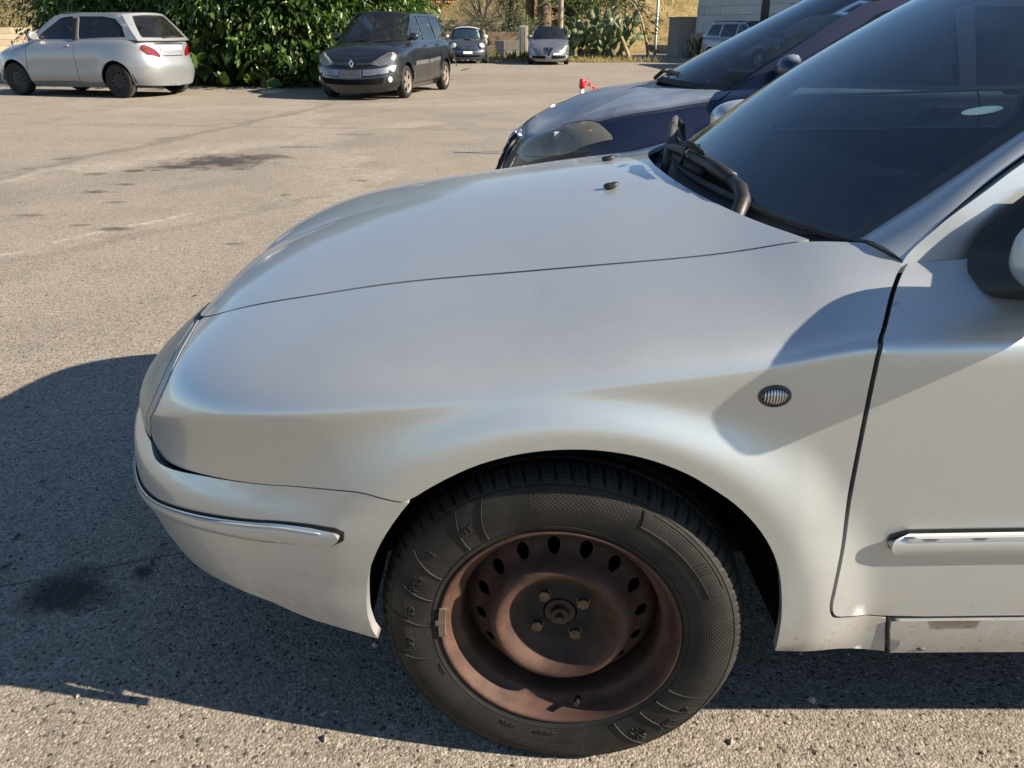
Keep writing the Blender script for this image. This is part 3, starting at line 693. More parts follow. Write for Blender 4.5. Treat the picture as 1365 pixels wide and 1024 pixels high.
def make_tyre(nth):
    half = SIDE + TREAD
    prof = [(r, -y) for r, y in half] + [(r, y) for r, y in half[::-1]]
    m = len(prof); V = []; pr = np.array(prof)
    for i in range(nth):
        th = 2*math.pi*i/nth
        for r, y in prof:
            ay = abs(y); d = 0.
            if r > .3060:
                for g in (.0433, .0152):
                    if abs(ay - g) < .0035: d = .0075
                sk = th*76/(2*math.pi) + ay*(26 if ay < .043 else 8) + (.5 if y > 0 else 0)
                f = sk % 1
                if ay > .0455 and f < .17: d = max(d, .0065)
                elif .018 < ay < .0405 and f < .13: d = max(d, .0055)
                elif ay > .02 and abs(f - .58) < .05: d = max(d, .0018)
            elif r > .300:
                if (th*76/(2*math.pi) + ay*8 + (.5 if y > 0 else 0)) % 1 < .17: d = .0022
            rr = r - d
            x, z = rr*math.cos(th), rr*math.sin(th)
            V.append((x, y, max(z, -.3045)))
    Fs = [(i*m + k, ((i+1) % nth)*m + k, ((i+1) % nth)*m + k + 1, i*m + k + 1) for i in range(nth) for k in range(m - 1)]
    Fs = [f[::-1] for f in Fs]
    return mesh_np('tyre', V, Fs)
def rim_profile():
    return [(.2035, .0800), (.2085, .0900), (.2078, .0935), (.2055, .0945), (.2020, .0925), (.1985, .086), (.1945, .074), (.1915, .066), (.1875, .060), (.1795, .0565), (.1765, .053), (.1745, .045), (.1735, .030), (.1735, .0), (.176, -.04), (.19, -.06), (.2, -.08), (.206, -.085)]
DISC_R = [0, .012, .030, .034, .060, .070, .078, .088, .098, .108, .118, .130, .150, .162, .1738]
DISC_Y = [.036, .036, .036, .038, .038, .0400, .046, .0590, .0720, .0790, .0750, .0500, .0310, .0190, .004]
def disc_fn(r, s):
    th = np.asarray(s)/.142; r = np.asarray(r, float)
    return np.stack([r*np.cos(th), -spl(r, DISC_R[:1] + DISC_R[3:], DISC_Y[:1] + DISC_Y[3:]), r*np.sin(th)], -1)
def make_rim_mesh():
    V, Fs = lathe([(r, -y) for r, y in rim_profile()], 120)
    Fs = [f[::-1] for f in Fs]
    holes = []
    for k in range(16):
        c = (.143, (k + .25)*2*math.pi/16*.142)
        holes.append([(c[0] + .0118*math.cos(a), c[1] + .0112*math.sin(a)) for a in np.linspace(0, 2*math.pi, 15)[:-1]])
    L = 2*math.pi*.142
    V2, F2 = panel_data([(.030, 0), (.1738, 0), (.1738, L), (.030, L)], disc_fn, .006, .004, holes)
    n = len(V); V = list(V) + V2.tolist(); Fs += [tuple(i + n for i in f) for f in F2]
    return mesh_np('wheel', V, Fs)
rim_me = make_rim_mesh(); tyre_me = make_tyre(912)
rim_me.materials.append(M['rust']); tyre_me.materials.append(M['tyre'])
def polar_text(items):
    V, Fs = [], []
    for s, th0, r0, size, rot in items:
        o = text_obj('tmp', s, size, None); me = o.data; n = len(V)
        for v in me.vertices:
            x, y = v.co.x, v.co.y
            x, y = x*math.cos(rot) - y*math.sin(rot), x*math.sin(rot) + y*math.cos(rot)
            r = r0 + y; th = th0 - x/r0
            yy = side_y(r) + (.0020 if v.co.z > 0 else -.001)
            V.append((r*math.cos(th), -yy, r*math.sin(th)))
        Fs += [tuple(i + n for i in p.vertices) for p in me.polygons]
        bpy.data.objects.remove(o); bpy.data.meshes.remove(me)
    def ridge(th, r1, r2, w=.0011, bend=.10):
        n = len(V); N = 8
        for k in range(N + 1):
            r = r1 + (r2 - r1)*k/N; t = th + bend*(k/N)**1.5
            yy = side_y(r)
            for dt, dy in ((-w/r, -.001), (-w/r*.4, .0021), (w/r*.4, .0021), (w/r, -.001)): V.append((r*math.cos(t + dt), -(yy + dy), r*math.sin(t + dt)))
        for k in range(N):
            for q in range(3): Fs.append((n + k*4 + q, n + k*4 + q + 1, n + (k+1)*4 + q + 1, n + (k+1)*4 + q))
    for d in (198, 180, 166, 153, 132, 122, -48, -38, -29, -62): ridge(R(d), .222, .291, bend=-.10 if d > 0 else .10)
    def arc(t1, t2, r, w=.0009):
        n = len(V); N = 60
        for k in range(N + 1):
            t = t1 + (t2 - t1)*k/N
            for dr, dy in ((-w, -.0006), (-w*.3, .0012), (w*.3, .0012), (w, -.0006)): V.append(((r + dr)*math.cos(t), -(side_y(r + dr) + dy), (r + dr)*math.sin(t)))
        for k in range(N):
            for q in range(3): Fs.append((n + k*4 + q, n + (k+1)*4 + q, n + (k+1)*4 + q + 1, n + k*4 + q + 1))
    for q in range(8): arc(q*math.pi/4, (q+1)*math.pi/4, .2945)
    for q in range(8): arc(q*math.pi/4, (q+1)*math.pi/4, .2195, .0006)
    arc(R(22), R(62), .262); arc(R(24), R(60), .289)
    ridge(R(23), .262, .289, bend=-.03); ridge(R(62), .262, .289, bend=.03)
    # snowflake mark
    for k in range(6):
        a = k*math.pi/3 + .3; cth, cr = R(-55), .260
        def pt(dx, dy): return cr + dy, cth + dx/cr
        for (p, q) in (((0, 0), (.017, 0)), ((.008, 0), (.013, .006)), ((.008, 0), (.013, -.006))):
            n = len(V); P = [np.array([math.cos(a)*x - math.sin(a)*y, math.sin(a)*x + math.cos(a)*y]) for x, y in (p, q)]
            d = P[1] - P[0]; d /= np.hypot(*d); nn = np.array([-d[1], d[0]])*.0010
            for X, dy in ((P[0] - nn, -.001), (P[0], .0016), (P[0] + nn, -.001), (P[1] - nn, -.001), (P[1], .0016), (P[1] + nn, -.001)):
                rr, tt = pt(*X); V.append((rr*math.cos(tt), -(side_y(rr) + dy), rr*math.sin(tt)))
            Fs.extend([(n, n + 1, n + 4, n + 3), (n + 1, n + 2, n + 5, n + 4)])
    return mesh_np('tyre_lettering', V, Fs, False)
letters = polar_text([('195', R(189), .262, .024, 0), ('65', R(173), .258, .026, 0), ('R15', R(159), .258, .021, 0), ('91T', R(127), .256, .017, 0), ('4', R(144), .262, .02, 0),
                      ('M+S', R(-43), .270, .018, math.pi), ('E4', R(-33), .272, .015, math.pi), ('////', R(34), .275, .024, 0), ('MAX LOAD', R(-95), .232, .007, math.pi), ('TUBELESS', R(-112), .232, .007, math.pi), ('RADIAL', R(205), .226, .007, math.pi/2*0)])
def make_wheel(loc, rz, spin, right=False, full=True):
    w = link('wheel', rim_me, None, hero, loc, None); w.rotation_euler = (0, 0, rz + (math.pi if right else 0)); 
    w.location = loc
    t = link('tyre', tyre_me, None, w)
    if full:
        l = link('tyre_lettering', letters, None, w)
        if not letters.materials: letters.materials.append(M['tyre_plain'])
    for k in range(4):
        a = R(35) + k*math.pi/2
        bm = bmesh.new()
        bmesh.ops.create_cone(bm, cap_ends=True, segments=6, radius1=.0115, radius2=.0108, depth=.016, matrix=Matrix.Translation((.049*math.cos(a), -.042, .049*math.sin(a))) @ Matrix.Rotation(math.pi/2, 4, 'X') @ Matrix.Rotation(k*.4, 4, 'Z'))
        bmesh.ops.create_cone(bm, cap_ends=True, segments=16, radius1=.0145, radius2=.0125, depth=.006, matrix=Matrix.Translation((.049*math.cos(a), -.036, .049*math.sin(a))) @ Matrix.Rotation(math.pi/2, 4, 'X'))
        from_bm('wheel_bolt', bm, M['bolt'], w)
    bm = bmesh.new()
    bmesh.ops.create_cone(bm, cap_ends=True, segments=32, radius1=.029, radius2=.027, depth=.012, matrix=Matrix.Translation((0, -.034, 0)) @ Matrix.Rotation(math.pi/2, 4, 'X'))
    bmesh.ops.create_cone(bm, cap_ends=True, segments=24, radius1=.019, radius2=.016, depth=.022, matrix=Matrix.Translation((0, -.040, 0)) @ Matrix.Rotation(math.pi/2, 4, 'X'))
    bmesh.ops.create_cone(bm, cap_ends=True, segments=12, radius1=.008, radius2=.007, depth=.012, matrix=Matrix.Translation((0, -.055, 0)) @ Matrix.Rotation(math.pi/2, 4, 'X'))
    from_bm('hub_nut', bm, M['hub'], w)
    bm = bmesh.new(); bmesh.ops.create_cone(bm, cap_ends=True, segments=40, radius1=.168, radius2=.160, depth=.05, matrix=Matrix.Translation((0, .025, 0)) @ Matrix.Rotation(math.pi/2, 4, 'X')); from_bm('brake_drum', bm, M['dark'], w)
    if full:
        bm = bmesh.new()
        for i in range(9):
            a = R(170) + R(15)*i/8; 
            box(bm, (.2025*math.cos(a), -.0945, .2025*math.sin(a)), (.012, .006, .007), 0)
        box(bm, (.2085*math.cos(R(178)), -.0945, .2085*math.sin(R(178))), (.010, .007, .010))
        from_bm('balance_weight', bm, M['lead'], w)
        bm = bmesh.new(); a = R(-78); tube(bm, [(.186*math.cos(a), -.055, .186*math.sin(a)), (.176*math.cos(a), -.075, .176*math.sin(a)), (.172*math.cos(a), -.086, .172*math.sin(a))], .005, 8); from_bm('valve', bm, M['rubber'], w)
    return w
M['bolt'] = simple('bolt_steel', (.11, .085, .065), .45, .7, .35, 90)
M['hub'] = simple('hub_dirty_steel', (.05, .035, .028), .55, .5, .4, 70)
M['lead'] = simple('lead_weight', (.16, .13, .10), .6, .4, .2, 60)
make_wheel((.004, -.754, .305), -.095, 0)
make_wheel((.0, .754, .305), -.095, 0, True, False)
make_wheel((2.593, -.752, .305), 0, 0, False, False); make_wheel((2.593, .752, .305), 0, 0, True, False)
# wheel wells
def well_mesh(prof, cx, cz, a0=-4., a1=184., n=40):
    V = [(cx + r*math.cos(R(a0 + (a1 - a0)*i/n)), y, cz + r*math.sin(R(a0 + (a1 - a0)*i/n))) for i in range(n + 1) for r, y in prof]; m = len(prof)
    return V, [(i*m + k, (i+1)*m + k, (i+1)*m + k + 1, i*m + k + 1) for i in range(n) for k in range(m - 1)]
for cx in (0., 2.593):
    for sgn in (1, -1):
        V, Fs = well_mesh([(.384, -(.812 if cx == 0. else .835)*sgn), (.386, -.78*sgn), (.378, -.47*sgn), (.05, -.45*sgn)], cx, .315)
        if cx == 0.:
            bm = bmesh.new(); box(bm, (-.352, -.590*sgn, .33), (.008, .28, .18)); from_bm('splash_guard', bm, M['dark'], hero)
        link('wheel_well', mesh_np('wheel_well', V, Fs if sgn > 0 else [f[::-1] for f in Fs]), M['dark'], hero)
bm = bmesh.new(); box(bm, (-.52, 0, .29), (.26, .9, .10)); box(bm, (1.35, 0, .25), (3.6, 1.0, .06)); box(bm, (1.3, 0, .27), (1.8, 1.55, .05)); box(bm, (.42, 0, .6), (.03, 1.3, .6)); from_bm('underbody', bm, M['dark'], hero)
# ---- interior
bm = bmesh.new()
prof = [(.33, .90), (.45, .925), (.62, .945), (.78, .955), (.86, .93), (.90, .84), (.86, .70), (.80, .45)]
ys = [-.66, -.5, -.36, -.2, 0, .3, .66]
rows = [[bm.verts.new((x, y, z + (.045*math.exp(-((y + .36)/.17)**2) if .6 < x < .88 else 0))) for x, z in prof] for y in ys]
for i in range(len(ys) - 1):
    for k in range(len(prof) - 1): bm.faces.new((rows[i][k], rows[i][k+1], rows[i+1][k+1], rows[i+1][k]))
from_bm('dashboard', bm, M['dash'], hero, True)
V, Fs = [], []; n, m = 48, 8
for i in range(n):
    a = 2*math.pi*i/n
    for k in range(m):
        b = 2*math.pi*k/m; rr = .185 + .015*math.cos(b); lx, lz = rr*math.cos(a), rr*math.sin(a); ly = .015*math.sin(b)
        V.append((1.06 + ly*.88 + lz*.42, -.36 + lx, .93 + lz*.9 - ly*.42))
Fs = [(i*m + k, ((i+1) % n)*m + k, ((i+1) % n)*m + (k+1) % m, i*m + (k+1) % m) for i in range(n) for k in range(m)]
sw = link('steering_wheel', mesh_np('steering_wheel', V, Fs), M['plastic'], hero)
bm = bmesh.new(); ellipsoid(bm, (1.05, -.36, .93), (.03, .07, .07)); tube(bm, [(1.05, -.53, .93), (1.05, -.19, .93)], .013, 6); tube(bm, [(1.05, -.36, .93), (.96, -.36, .77)], .013, 6); tube(bm, [(1.03, -.36, .93), (.82, -.36, .84)], .03, 8); from_bm('wheel_hub', bm, M['plastic'], sw, True)
def seat(root, x, y, z0=.38, mat=None, s=1.):
    bm = bmesh.new(); box(bm, (x, y, z0 + .06), (.50*s, .50*s, .16), 0, .05)
    v = box(bm, (x + .30*s, y, z0 + .40), (.14, .48*s, .62), 0, .05)
    for q in bm.verts:
        if q.co.z > z0 + .15: q.co.x += (q.co.z - z0 - .15)*.25
    box(bm, (x + .47*s, y, z0 + .80), (.09, .26*s, .18), 0, .035)
    return from_bm('seat', bm, mat or M['fabric'], root, True)
seat(hero, 1.35, -.37); seat(hero, 1.35, .37)
bm = bmesh.new(); box(bm, (2.2, 0, .45), (.5, 1.25, .16), 0, .05); box(bm, (2.5, 0, .75), (.16, 1.25, .6), 0, .05); from_bm('rear_bench', bm, M['fabric'], hero, True)
# interior mirror and headliner edge
bm = bmesh.new(); box(bm, (1.16, .0, 1.325), (.03, .22, .06), 0, .012); tube(bm, [(1.12, 0, 1.40), (1.16, 0, 1.34)], .01, 6); from_bm('rear_view_mirror', bm, M['plastic'], hero, True)
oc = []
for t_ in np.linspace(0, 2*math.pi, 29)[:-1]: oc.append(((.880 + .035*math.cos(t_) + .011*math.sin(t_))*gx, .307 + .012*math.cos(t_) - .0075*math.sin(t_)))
band(oc, None, .002, simple('pale_green_reflection', (.42, .58, .52), .5, 0, .05, 20), 'painted_oval_reflection', .001)  # pale oval reflection in the windscreen, painted as a flat disc on the glass
# ---- wipers: the near bent arm and the torn far one
bm = bmesh.new()
tube(bm, [(.335, -.425, .895), (.340, -.412, .925), (.356, -.388, .952), (.358, -.355, .968), (.352, -.300, .978)], [.014, .0155, .0155, .0145, .012], 12)
tube(bm, [(.352, -.305, .978), (.337, -.215, .987), (.326, -.125, .990), (.316, .00, .990), (.312, .10, .985), (.308, .15, .978)], [.0145, .016, .015, .011, .010, .009], 10)
w1 = from_bm('wiper_arm', bm, M['plastic'], hero, True)
bm = bmesh.new(); tube(bm, [(.322, -.18, 1.010), (.312, -.09, 1.016), (.306, .0, 1.008)], [.005, .009, .006], 6); tube(bm, [(.31, -.07, 1.01), (.300, -.085, .99), (.30, -.06, .97)], .0035, 5); tube(bm, [(.32, -.20, 0.975), (.313, -.08, .970), (.312, .06, .968)], .011, 7); tube(bm, [(.305, -.02, 1.01), (.296, -.01, 1.022), (.30, .03, 1.014)], .0035, 5)
from_bm('wiper_blade', bm, M['rubber'], w1, True)
bm = bmesh.new()
tube(bm, [(0.292, 0.095, 0.923), (0.305, 0.120, 0.963), (0.318, 0.170, 1.000), (0.335, 0.240, 1.030), (0.348, 0.280, 1.038)], [.010, .013, .011, .012, .007], 8)
tube(bm, [(0.330, 0.220, 1.028), (0.342, 0.180, 0.988), (0.344, 0.160, 0.963), (0.338, 0.140, 0.943)], [.008, .012, .013, .005], 7)
w2 = from_bm('wiper_arm', bm, M['plastic_grey'], hero, True)
bm = bmesh.new(); tube(bm, [(0.348, 0.280, 1.038), (0.365, 0.270, 1.018), (0.363, 0.240, 0.978), (0.352, 0.190, 0.953)], [.006, .009, .010, .004], 6); tube(bm, [(0.345, 0.150, 0.968), (0.348, 0.120, 0.940), (0.342, 0.100, 0.926)], [.005, .005, .003], 5); tube(bm, [(0.335, 0.260, 1.036), (0.360, 0.310, 1.018), (0.380, 0.320, 0.998)], .0045, 5); tube(bm, [(0.310, 0.140, 0.978), (0.300, 0.180, 0.958), (0.315, 0.220, 0.946)], .005, 5)
from_bm('wiper_blade', bm, M['rubber'], w2, True)
# washer jets
for (x, y) in ((.126, -.20), (.16, .16)):
    z = zc(np.array([x]))[0] - .02*(abs(y)/.6)**2*1.2
    bm = bmesh.new(); v = ellipsoid(bm, (x, y, z + .0015), (.017, .011, .008), 12, 6)
    for q in v:
        if q.co.x > x: q.co.z += (q.co.x - x)*.35
    from_bm('washer_jet', bm, M['plastic'], hero, True)
# ---------------------------------------------------------------- a general car builder for the parked cars
class Body:
    def __init__(s, fo, wb, ro, hw, zt, tw, front, rear, X0, X1, p=2.7, bez=.10, roll=.14, sill=.80, AL=1.4, flare=.014, rw=.31):
        s.fo, s.wb, s.ro, s.hw, s.ztl, s.twl, s.fl, s.rl, s.X0, s.X1, s.p, s.bez, s.roll, s.sill, s.AL, s.fla, s.r = fo, wb, ro, hw, zt, tw, front, rear, X0, X1, p, bez, roll, sill, AL, flare, rw
        s.UF, s.UR = X0 - AL, X1 + AL
        ph = np.linspace(0, np.pi/2, 600); sx = (1 - np.cos(ph)**(2/p))*(fo + X0); sy = np.sin(ph)**(2/p)*hw
        L = np.concatenate([[0], np.cumsum(np.hypot(np.diff(sx), np.diff(sy)))]); s.ph, s.L = ph, L/L[-1]
    def zt(s, u): return spl(u, *zip(*s.ztl))
    def tw(s, u): return spl(u, *zip(*s.twl))
    def v_of(s, u, z): return np.asarray(z)/(s.zt(u) - s.roll)*.7
    def S(s, u, v, off=0.):
        u = np.asarray(u, float); v = np.asarray(v, float); z_t = s.zt(u); z0 = z_t - s.roll
        hwl = s.hw*spl(v, [0, .15, .25, .4, .52, .62, .7], [s.sill, s.sill + .06, .965, .992, 1., .998, .988])
        t = np.clip((v - .7)/.3, 0, 1); w0 = s.hw*.988; tw = s.tw(u)
        hwu = (1-t)**2*w0 + 2*t*(1-t)*(w0 - .02) + t*t*tw; zu = (1-t)**2*z0 + 2*t*(1-t)*(z0 + s.bez) + t*t*z_t
        z = np.where(v < .7, v/.7*z0, zu); w = np.where(v < .7, hwl, hwu)
        for cx in (0., s.wb):
            r = np.hypot(u - cx, z - s.r); f = np.clip((s.r + .20 - r)/.13, 0, 1); w = w + s.fla*f*f*(3 - 2*f)
        w = w + off
        pf = s.p + 1.2*np.clip((v - .65)/.35, 0, 1)
        def wr(q, D, w):
            ph = np.interp(1 - q, s.L, s.ph); return D*np.cos(ph)**(2/pf), w*np.sin(ph)**(2/pf)
        fx, fy = wr(np.clip((s.X0 - u)/s.AL, 0, 1), s.X0 + s.fo + spl(v, *zip(*s.fl)) + off, w)
        rx, ry = wr(np.clip((u - s.X1)/s.AL, 0, 1), s.wb + s.ro - s.X1 + spl(v, *zip(*s.rl)) + off, w)
        x = np.where(u < s.X0, s.X0 - fx, np.where(u > s.X1, s.X1 + rx, u)); y = np.where(u < s.X0, fy, np.where(u > s.X1, ry, w))
        return np.stack([x, -y, z], -1)
    def arch(s, cx, ra, n=22, lo=-.15):
        a = np.linspace(math.pi + .0, 0, n); x = cx + ra*np.cos(a); z = s.r + ra*np.sin(a)
        x = np.concatenate([[cx - ra], x, [cx + ra]]); z = np.concatenate([[s.r + lo], z, [s.r + lo]])
        return [(float(a), float(b)) for a, b in zip(x, s.v_of(x, z))]

def tyre_plain(r, w, n=40):
    pr = [(r*.66, w*.42), (r*.70, w*.48), (r*.82, w*.52), (r*.93, w*.48), (r*.985, w*.40), (r, w*.25), (r, 0)]
    prof = [(a, -b) for a, b in pr] + [(a, b) for a, b in pr[::-1]]
    V, Fs = lathe(prof, n); return mesh_np('tyre', V, [f[::-1] for f in Fs])
def alloy(r, w, nsp, width, matname, kind='alloy'):
    Rr = r*.67
    def fn(q, sg):
        th = np.asarray(sg)/Rr; q = np.asarray(q, float); y = np.interp(q, [0, .06, .10, Rr*.85, Rr], [w*.42, w*.42, w*.36, w*.34, w*.44])
        return np.stack([q*np.cos(th), -y, q*np.sin(th)], -1)
    holes = []
    for k in range(nsp):
        c = 2*math.pi*(k + .5)/nsp; h1, h2 = math.pi/nsp*width*.45, math.pi/nsp*width
        r1, r2 = (Rr*.42, Rr*.86) if kind == 'alloy' else (Rr*.66, Rr*.82)
        holes.append([(r1, (c - h1)*Rr), (r2, (c - h2)*Rr), (r2*1.02, c*Rr), (r2, (c + h2)*Rr), (r1, (c + h1)*Rr)])
    V, Fl = panel_data([(.012, 0), (Rr, 0), (Rr, 2*math.pi*Rr), (.012, 2*math.pi*Rr)], fn, Rr*.2, .02, holes)
    V2, F2 = lathe([(Rr*1.02, -w*.47), (Rr*.98, -w*.40), (Rr*.94, w*.2)], 40); n = len(V)
    return mesh_np('wheel', np.vstack([V, np.array(V2)]), Fl + [tuple(i + n for i in f[::-1]) for f in F2])

def build_car(B, loc, head, name, label, mat, group=None, sc=1., xb=.4, xh=1.1, xrh=2.6, xrb=3.1, cf=.16, hf=.10, rf=.10, zr=1.45, rwid=.56, crown=.045, wins=(), cuts=(.45, 1.5, 2.2), glass_m=None, roofmat=None,
              wheel=('alloy', 5, .62), wheel_m=None, hood_crown=.05, step=.07, rear_glass=True, bb=(.36, .38), bumper_m=None, mirror_m=None, seats=True, steer=0., mirrors=True, hg=.003):
    rz = math.atan2(-head[1], -head[0]); root = empty(name, (*loc, 0) if len(loc) == 2 else loc, rz, label, 'car', group, sc)
    S_ = B.S; gm = glass_m or M['glass_far']; bumper_m = bumper_m or mat; mirror_m = mirror_m or mat
    vl = float(B.v_of(1., .2)); ra = B.r + .055
    fa = B.arch(0., ra); rarc = B.arch(B.wb, ra)
    d1, d2, d3 = cuts[0], cuts[1], cuts[2] if len(cuts) > 2 else None
    lf = lambda u, v: S_(u, v)
    fpoly = [(B.UF, 1 - hg), (B.UF, vl + .06), (B.X0 - .5, vl + .03)] + [(-ra, vl)] + fa[1:-1] + [(ra, vl), (d1 - .02, vl), (d1 - .02, .45), (d1 + .02, .75), (d1 + .05, 1 - hg)]
    panel('front_wing', fpoly[::1], lf, mat, root, step, .02, side='LR')
    ends = [d2] + ([d3] if d3 else [])
    prev = [(d1 - .012, vl + .05), (d1 - .012, .45), (d1 + .028, .75), (d1 + .058, .997)]
    for i, d in enumerate(ends):
        if d == ends[-1] and d > B.wb - ra - .12:
            cut = [(d + .05, .997), (d + .03, .80), (B.wb - ra*.80, float(B.v_of(B.wb, B.r + ra*.75))), (B.wb - ra*1.03, float(B.v_of(B.wb, B.r + .02))), (B.wb - ra - .06, vl + .05)]
        else: cut = [(d, .997), (d, vl + .05)]
        for o in panel('front_door' if i == 0 else 'rear_door', prev[::-1][:0] + cut + prev, lf, mat, root, step, .02, gap=.004, side='B'):
            sg = 1 if '.' not in o.name else -1
            p = S_(np.array([d - .16]), np.array([.80]), .02)[0]; bm = bmesh.new(); box(bm, (p[0], p[1]*sgn_of(o), p[2]), (.15, .03, .03), 0, .008); from_bm('door_handle', bm, mat, o)
        prev = cut[::-1]
    qp = [(x + .006, v) for x, v in prev[::-1]]
    n = [q for q in qp if q[0] < B.wb]
    qpoly = qp[:(-1 if len(qp) > 2 else 2)] + [(B.wb - ra - .05, vl)] + rarc[1:-1] + [(B.wb + ra, vl), (B.X1 + .5, vl + .03), (B.UR, vl + .06), (B.UR, .997), (B.X1, .997)]
    panel('rear_quarter', qpoly, lf, mat, root, step, .02, side='LR')
    # sill and bumpers stand proud
    panel('sill', [(ra + .02, vl - .03), (B.wb - ra - .02, vl - .03), (B.wb - ra - .02, vl + .045), (ra + .02, vl + .045)], lambda u, v: S_(u, v, .006), mat, root, .2, .03, side='LR')
    vb1, vb2 = float(B.v_of(0., bb[0] + .18)), float(B.v_of(B.wb, bb[1] + .18))
    af = [q for q in fa[1:] if q[0] < 0 and q[1] < vb1 and q[1] > vl + .02]
    panel('front_bumper', [(B.UF, vl - .01), (-ra - .12, vl + .01), (-ra - .004, vl + .02)] + [(q[0] - .004, q[1]) for q in af] + [(-ra*.78, vb1), (-ra - .2, vb1 + .01), (B.UF, vb1 + .01)], lambda u, v: S_(u, v, .018*np.clip((-ra*.75 - u)/.25, 0.15, 1)), bumper_m, root, step, .02, side='LR')
    ar = [q for q in rarc if q[0] > B.wb and q[1] < vb2 and q[1] > vl + .02]
    panel('rear_bumper', [(B.UR, vl - .01), (B.UR, vb2 + .01), (B.wb + ra + .2, vb2 + .01), (B.wb + ra*.80, vb2)] + [(q[0] + .004, q[1]) for q in ar] + [(B.wb + ra + .004, vl + .02), (B.wb + ra + .12, vl + .01)], lambda u, v: S_(u, v, .018*np.clip((u - B.wb - ra*.75)/.25, 0.15, 1)), bumper_m, root, step, .02, side='LR')
    # bonnet
    def hoodf(u, r):
        u = np.asarray(u, float); r = np.asarray(r, float)/.6; s = np.where(r > 1, -1., 1.); rr = np.where(r > 1, 2 - r, r)
        e = S_(u, np.ones_like(u) - hg); q = np.clip((B.X0 - u)/B.AL, 0, 1); D0 = B.X0 + B.fo + float(spl(1., *zip(*B.fl)))
        xc = np.where(u < B.X0, B.X0 - D0*(1 - (1 - q)**1.6), u)
        hc = hood_crown*np.clip((u - B.UF)/.9, 0, 1)
        return np.stack([e[..., 0] + (xc - e[..., 0])*rr, e[..., 1]*(1 - rr)*s, e[..., 2] + hc*(1 - (1 - rr)**2)], -1)
    rc = [(xb - .02 - cf*math.sin(t*math.pi/2)**1.3, t) for t in np.linspace(0, 1, 8)]
    rc = rc + [(u, 2 - t) for u, t in rc[::-1][1:]]
    hp = [(B.UF + .02, hg*2), (xb - .02, hg*2)] + rc[1:-1] + [(xb - .02, 2 - hg*2), (B.UF + .02, 2 - hg*2)]
    panel('bonnet', [(u, r*.6) for u, r in hp], hoodf, mat, root, step, .02)
    # greenhouse
    def W(u, b):
        u = np.asarray(u, float); b = np.asarray(b, float); zb = B.zt(u) - .004; t = B.tw(u) - .004
        return np.stack([u, -(t + (rwid - t)*b + .012*np.sin(np.clip(b, 0, 1)*math.pi)), zb + (zr - zb)*b], -1)
    side_poly = [(xb, 0), (xb + (xh - xb)*.5, .53), (xh - .1, .93), (xh + .08, .985), (xh + .4, 1.)] + [(xrh - .3, 1.), (xrh - .05, .96), (xrh + .06, .88), (xrb, 0)]
    panel('window_frame', side_poly, W, mat, root, .12, .02, holes=list(wins), side='B')
    for w in wins: panel('side_window', w, lambda u, b: W(u, b) + np.array([0, .012, 0]), gm, root, .2, .004, side='B')
    def wsf(a, b):
        a = -np.asarray(a, float)/.6; b = np.asarray(b, float); E_ = W(xb + (xh - xb)*b, b*.985); k = np.abs(a)**2.2; f = cf + (hf - cf)*b
        return np.stack([E_[..., 0] - f*(1 - k), -E_[..., 1]*a*.985, E_[..., 2] + (.02 + .025*b)*(1 - k)], -1)
    panel('windscreen', [(-.585, .03), (.585, .03), (.575, .97), (-.575, .97)], wsf, M['glass_far'] if glass_m is None else glass_m, root, .1, .004)
    panel('windscreen_surround', [(-.612, -.01), (.612, -.01), (.612, 1.01), (-.612, 1.01)], lambda a, b: wsf(a, b), M['rubber'], root, .12, .012, holes=[[(-.585, .03), (.585, .03), (.575, .97), (-.575, .97)]])
    def rsf(a, b):
        a = np.asarray(a, float)/.6; b = np.asarray(b, float); E_ = W(xrb + (xrh + .06 - xrb)*b, b*.95); k = np.abs(a)**2.4
        return np.stack([E_[..., 0] + rf*(1 - k), -E_[..., 1]*a*.985, E_[..., 2] + .03*b*(1 - k)], -1)
    hole = smooth_poly([(-.50, .10), (0, .085), (.50, .10), (.515, .2), (.46, .84), (.40, .92), (0, .93), (-.40, .92), (-.46, .84), (-.515, .2), (-.50, .10)], 3)[:-1]
    panel('tailgate', [(-.612, -.02), (.612, -.02), (.612, 1.02), (-.612, 1.02)], rsf, mat, root, .08, .015, holes=[hole])
    panel('rear_screen', hole, lambda a, b: rsf(a, b) - np.array([.008, 0, 0]), gm, root, .12, .004)
    def rooff(u, a):
        u = np.asarray(u, float); a = np.asarray(a, float)/.6; t = np.clip((u - xh)/(xrh - xh), 0, 1)
        ef = np.clip((u - xh)/.35, 0, 1); eb = np.clip((xrh + .05 - u)/.35, 0, 1)
        x = u - hf*(1 - np.abs(a)**2.2)*(1 - ef) + rf*(1 - np.abs(a)**2.4)*(1 - eb)
        zz = zr - .012 - .018*(1 - ef)**2 - .05*(1 - eb)**2 + crown*(1 - np.abs(a)**2.4)
        return np.stack([x, a*(rwid + .006), zz], -1)
    panel('roof', [(xh - .02, -.6), (xrh + .06, -.6), (xrh + .06, .6), (xh - .02, .6)], rooff, roofmat or mat, root, .09, .02)
    # boot deck behind the rear screen
    def deck(u, r):
        u = np.asarray(u, float); r = np.asarray(r, float)/.6; e = S_(u, np.ones_like(u) - .003)
        xe = np.where(u > B.X1, e[..., 0], u)
        return np.stack([xe, e[..., 1]*(1 - r), e[..., 2] + .02*(1 - (1 - r)**2)], -1)
    panel('boot_deck', [(min(xrb - .1, B.X1 - .05), .006), (B.UR - .03, .006), (B.UR - .03, 1.194), (min(xrb - .1, B.X1 - .05), 1.194)], deck, mat, root, .07, .015)
    # cabin, underbody
    bm = bmesh.new(); L_ = B.wb + B.fo + B.ro
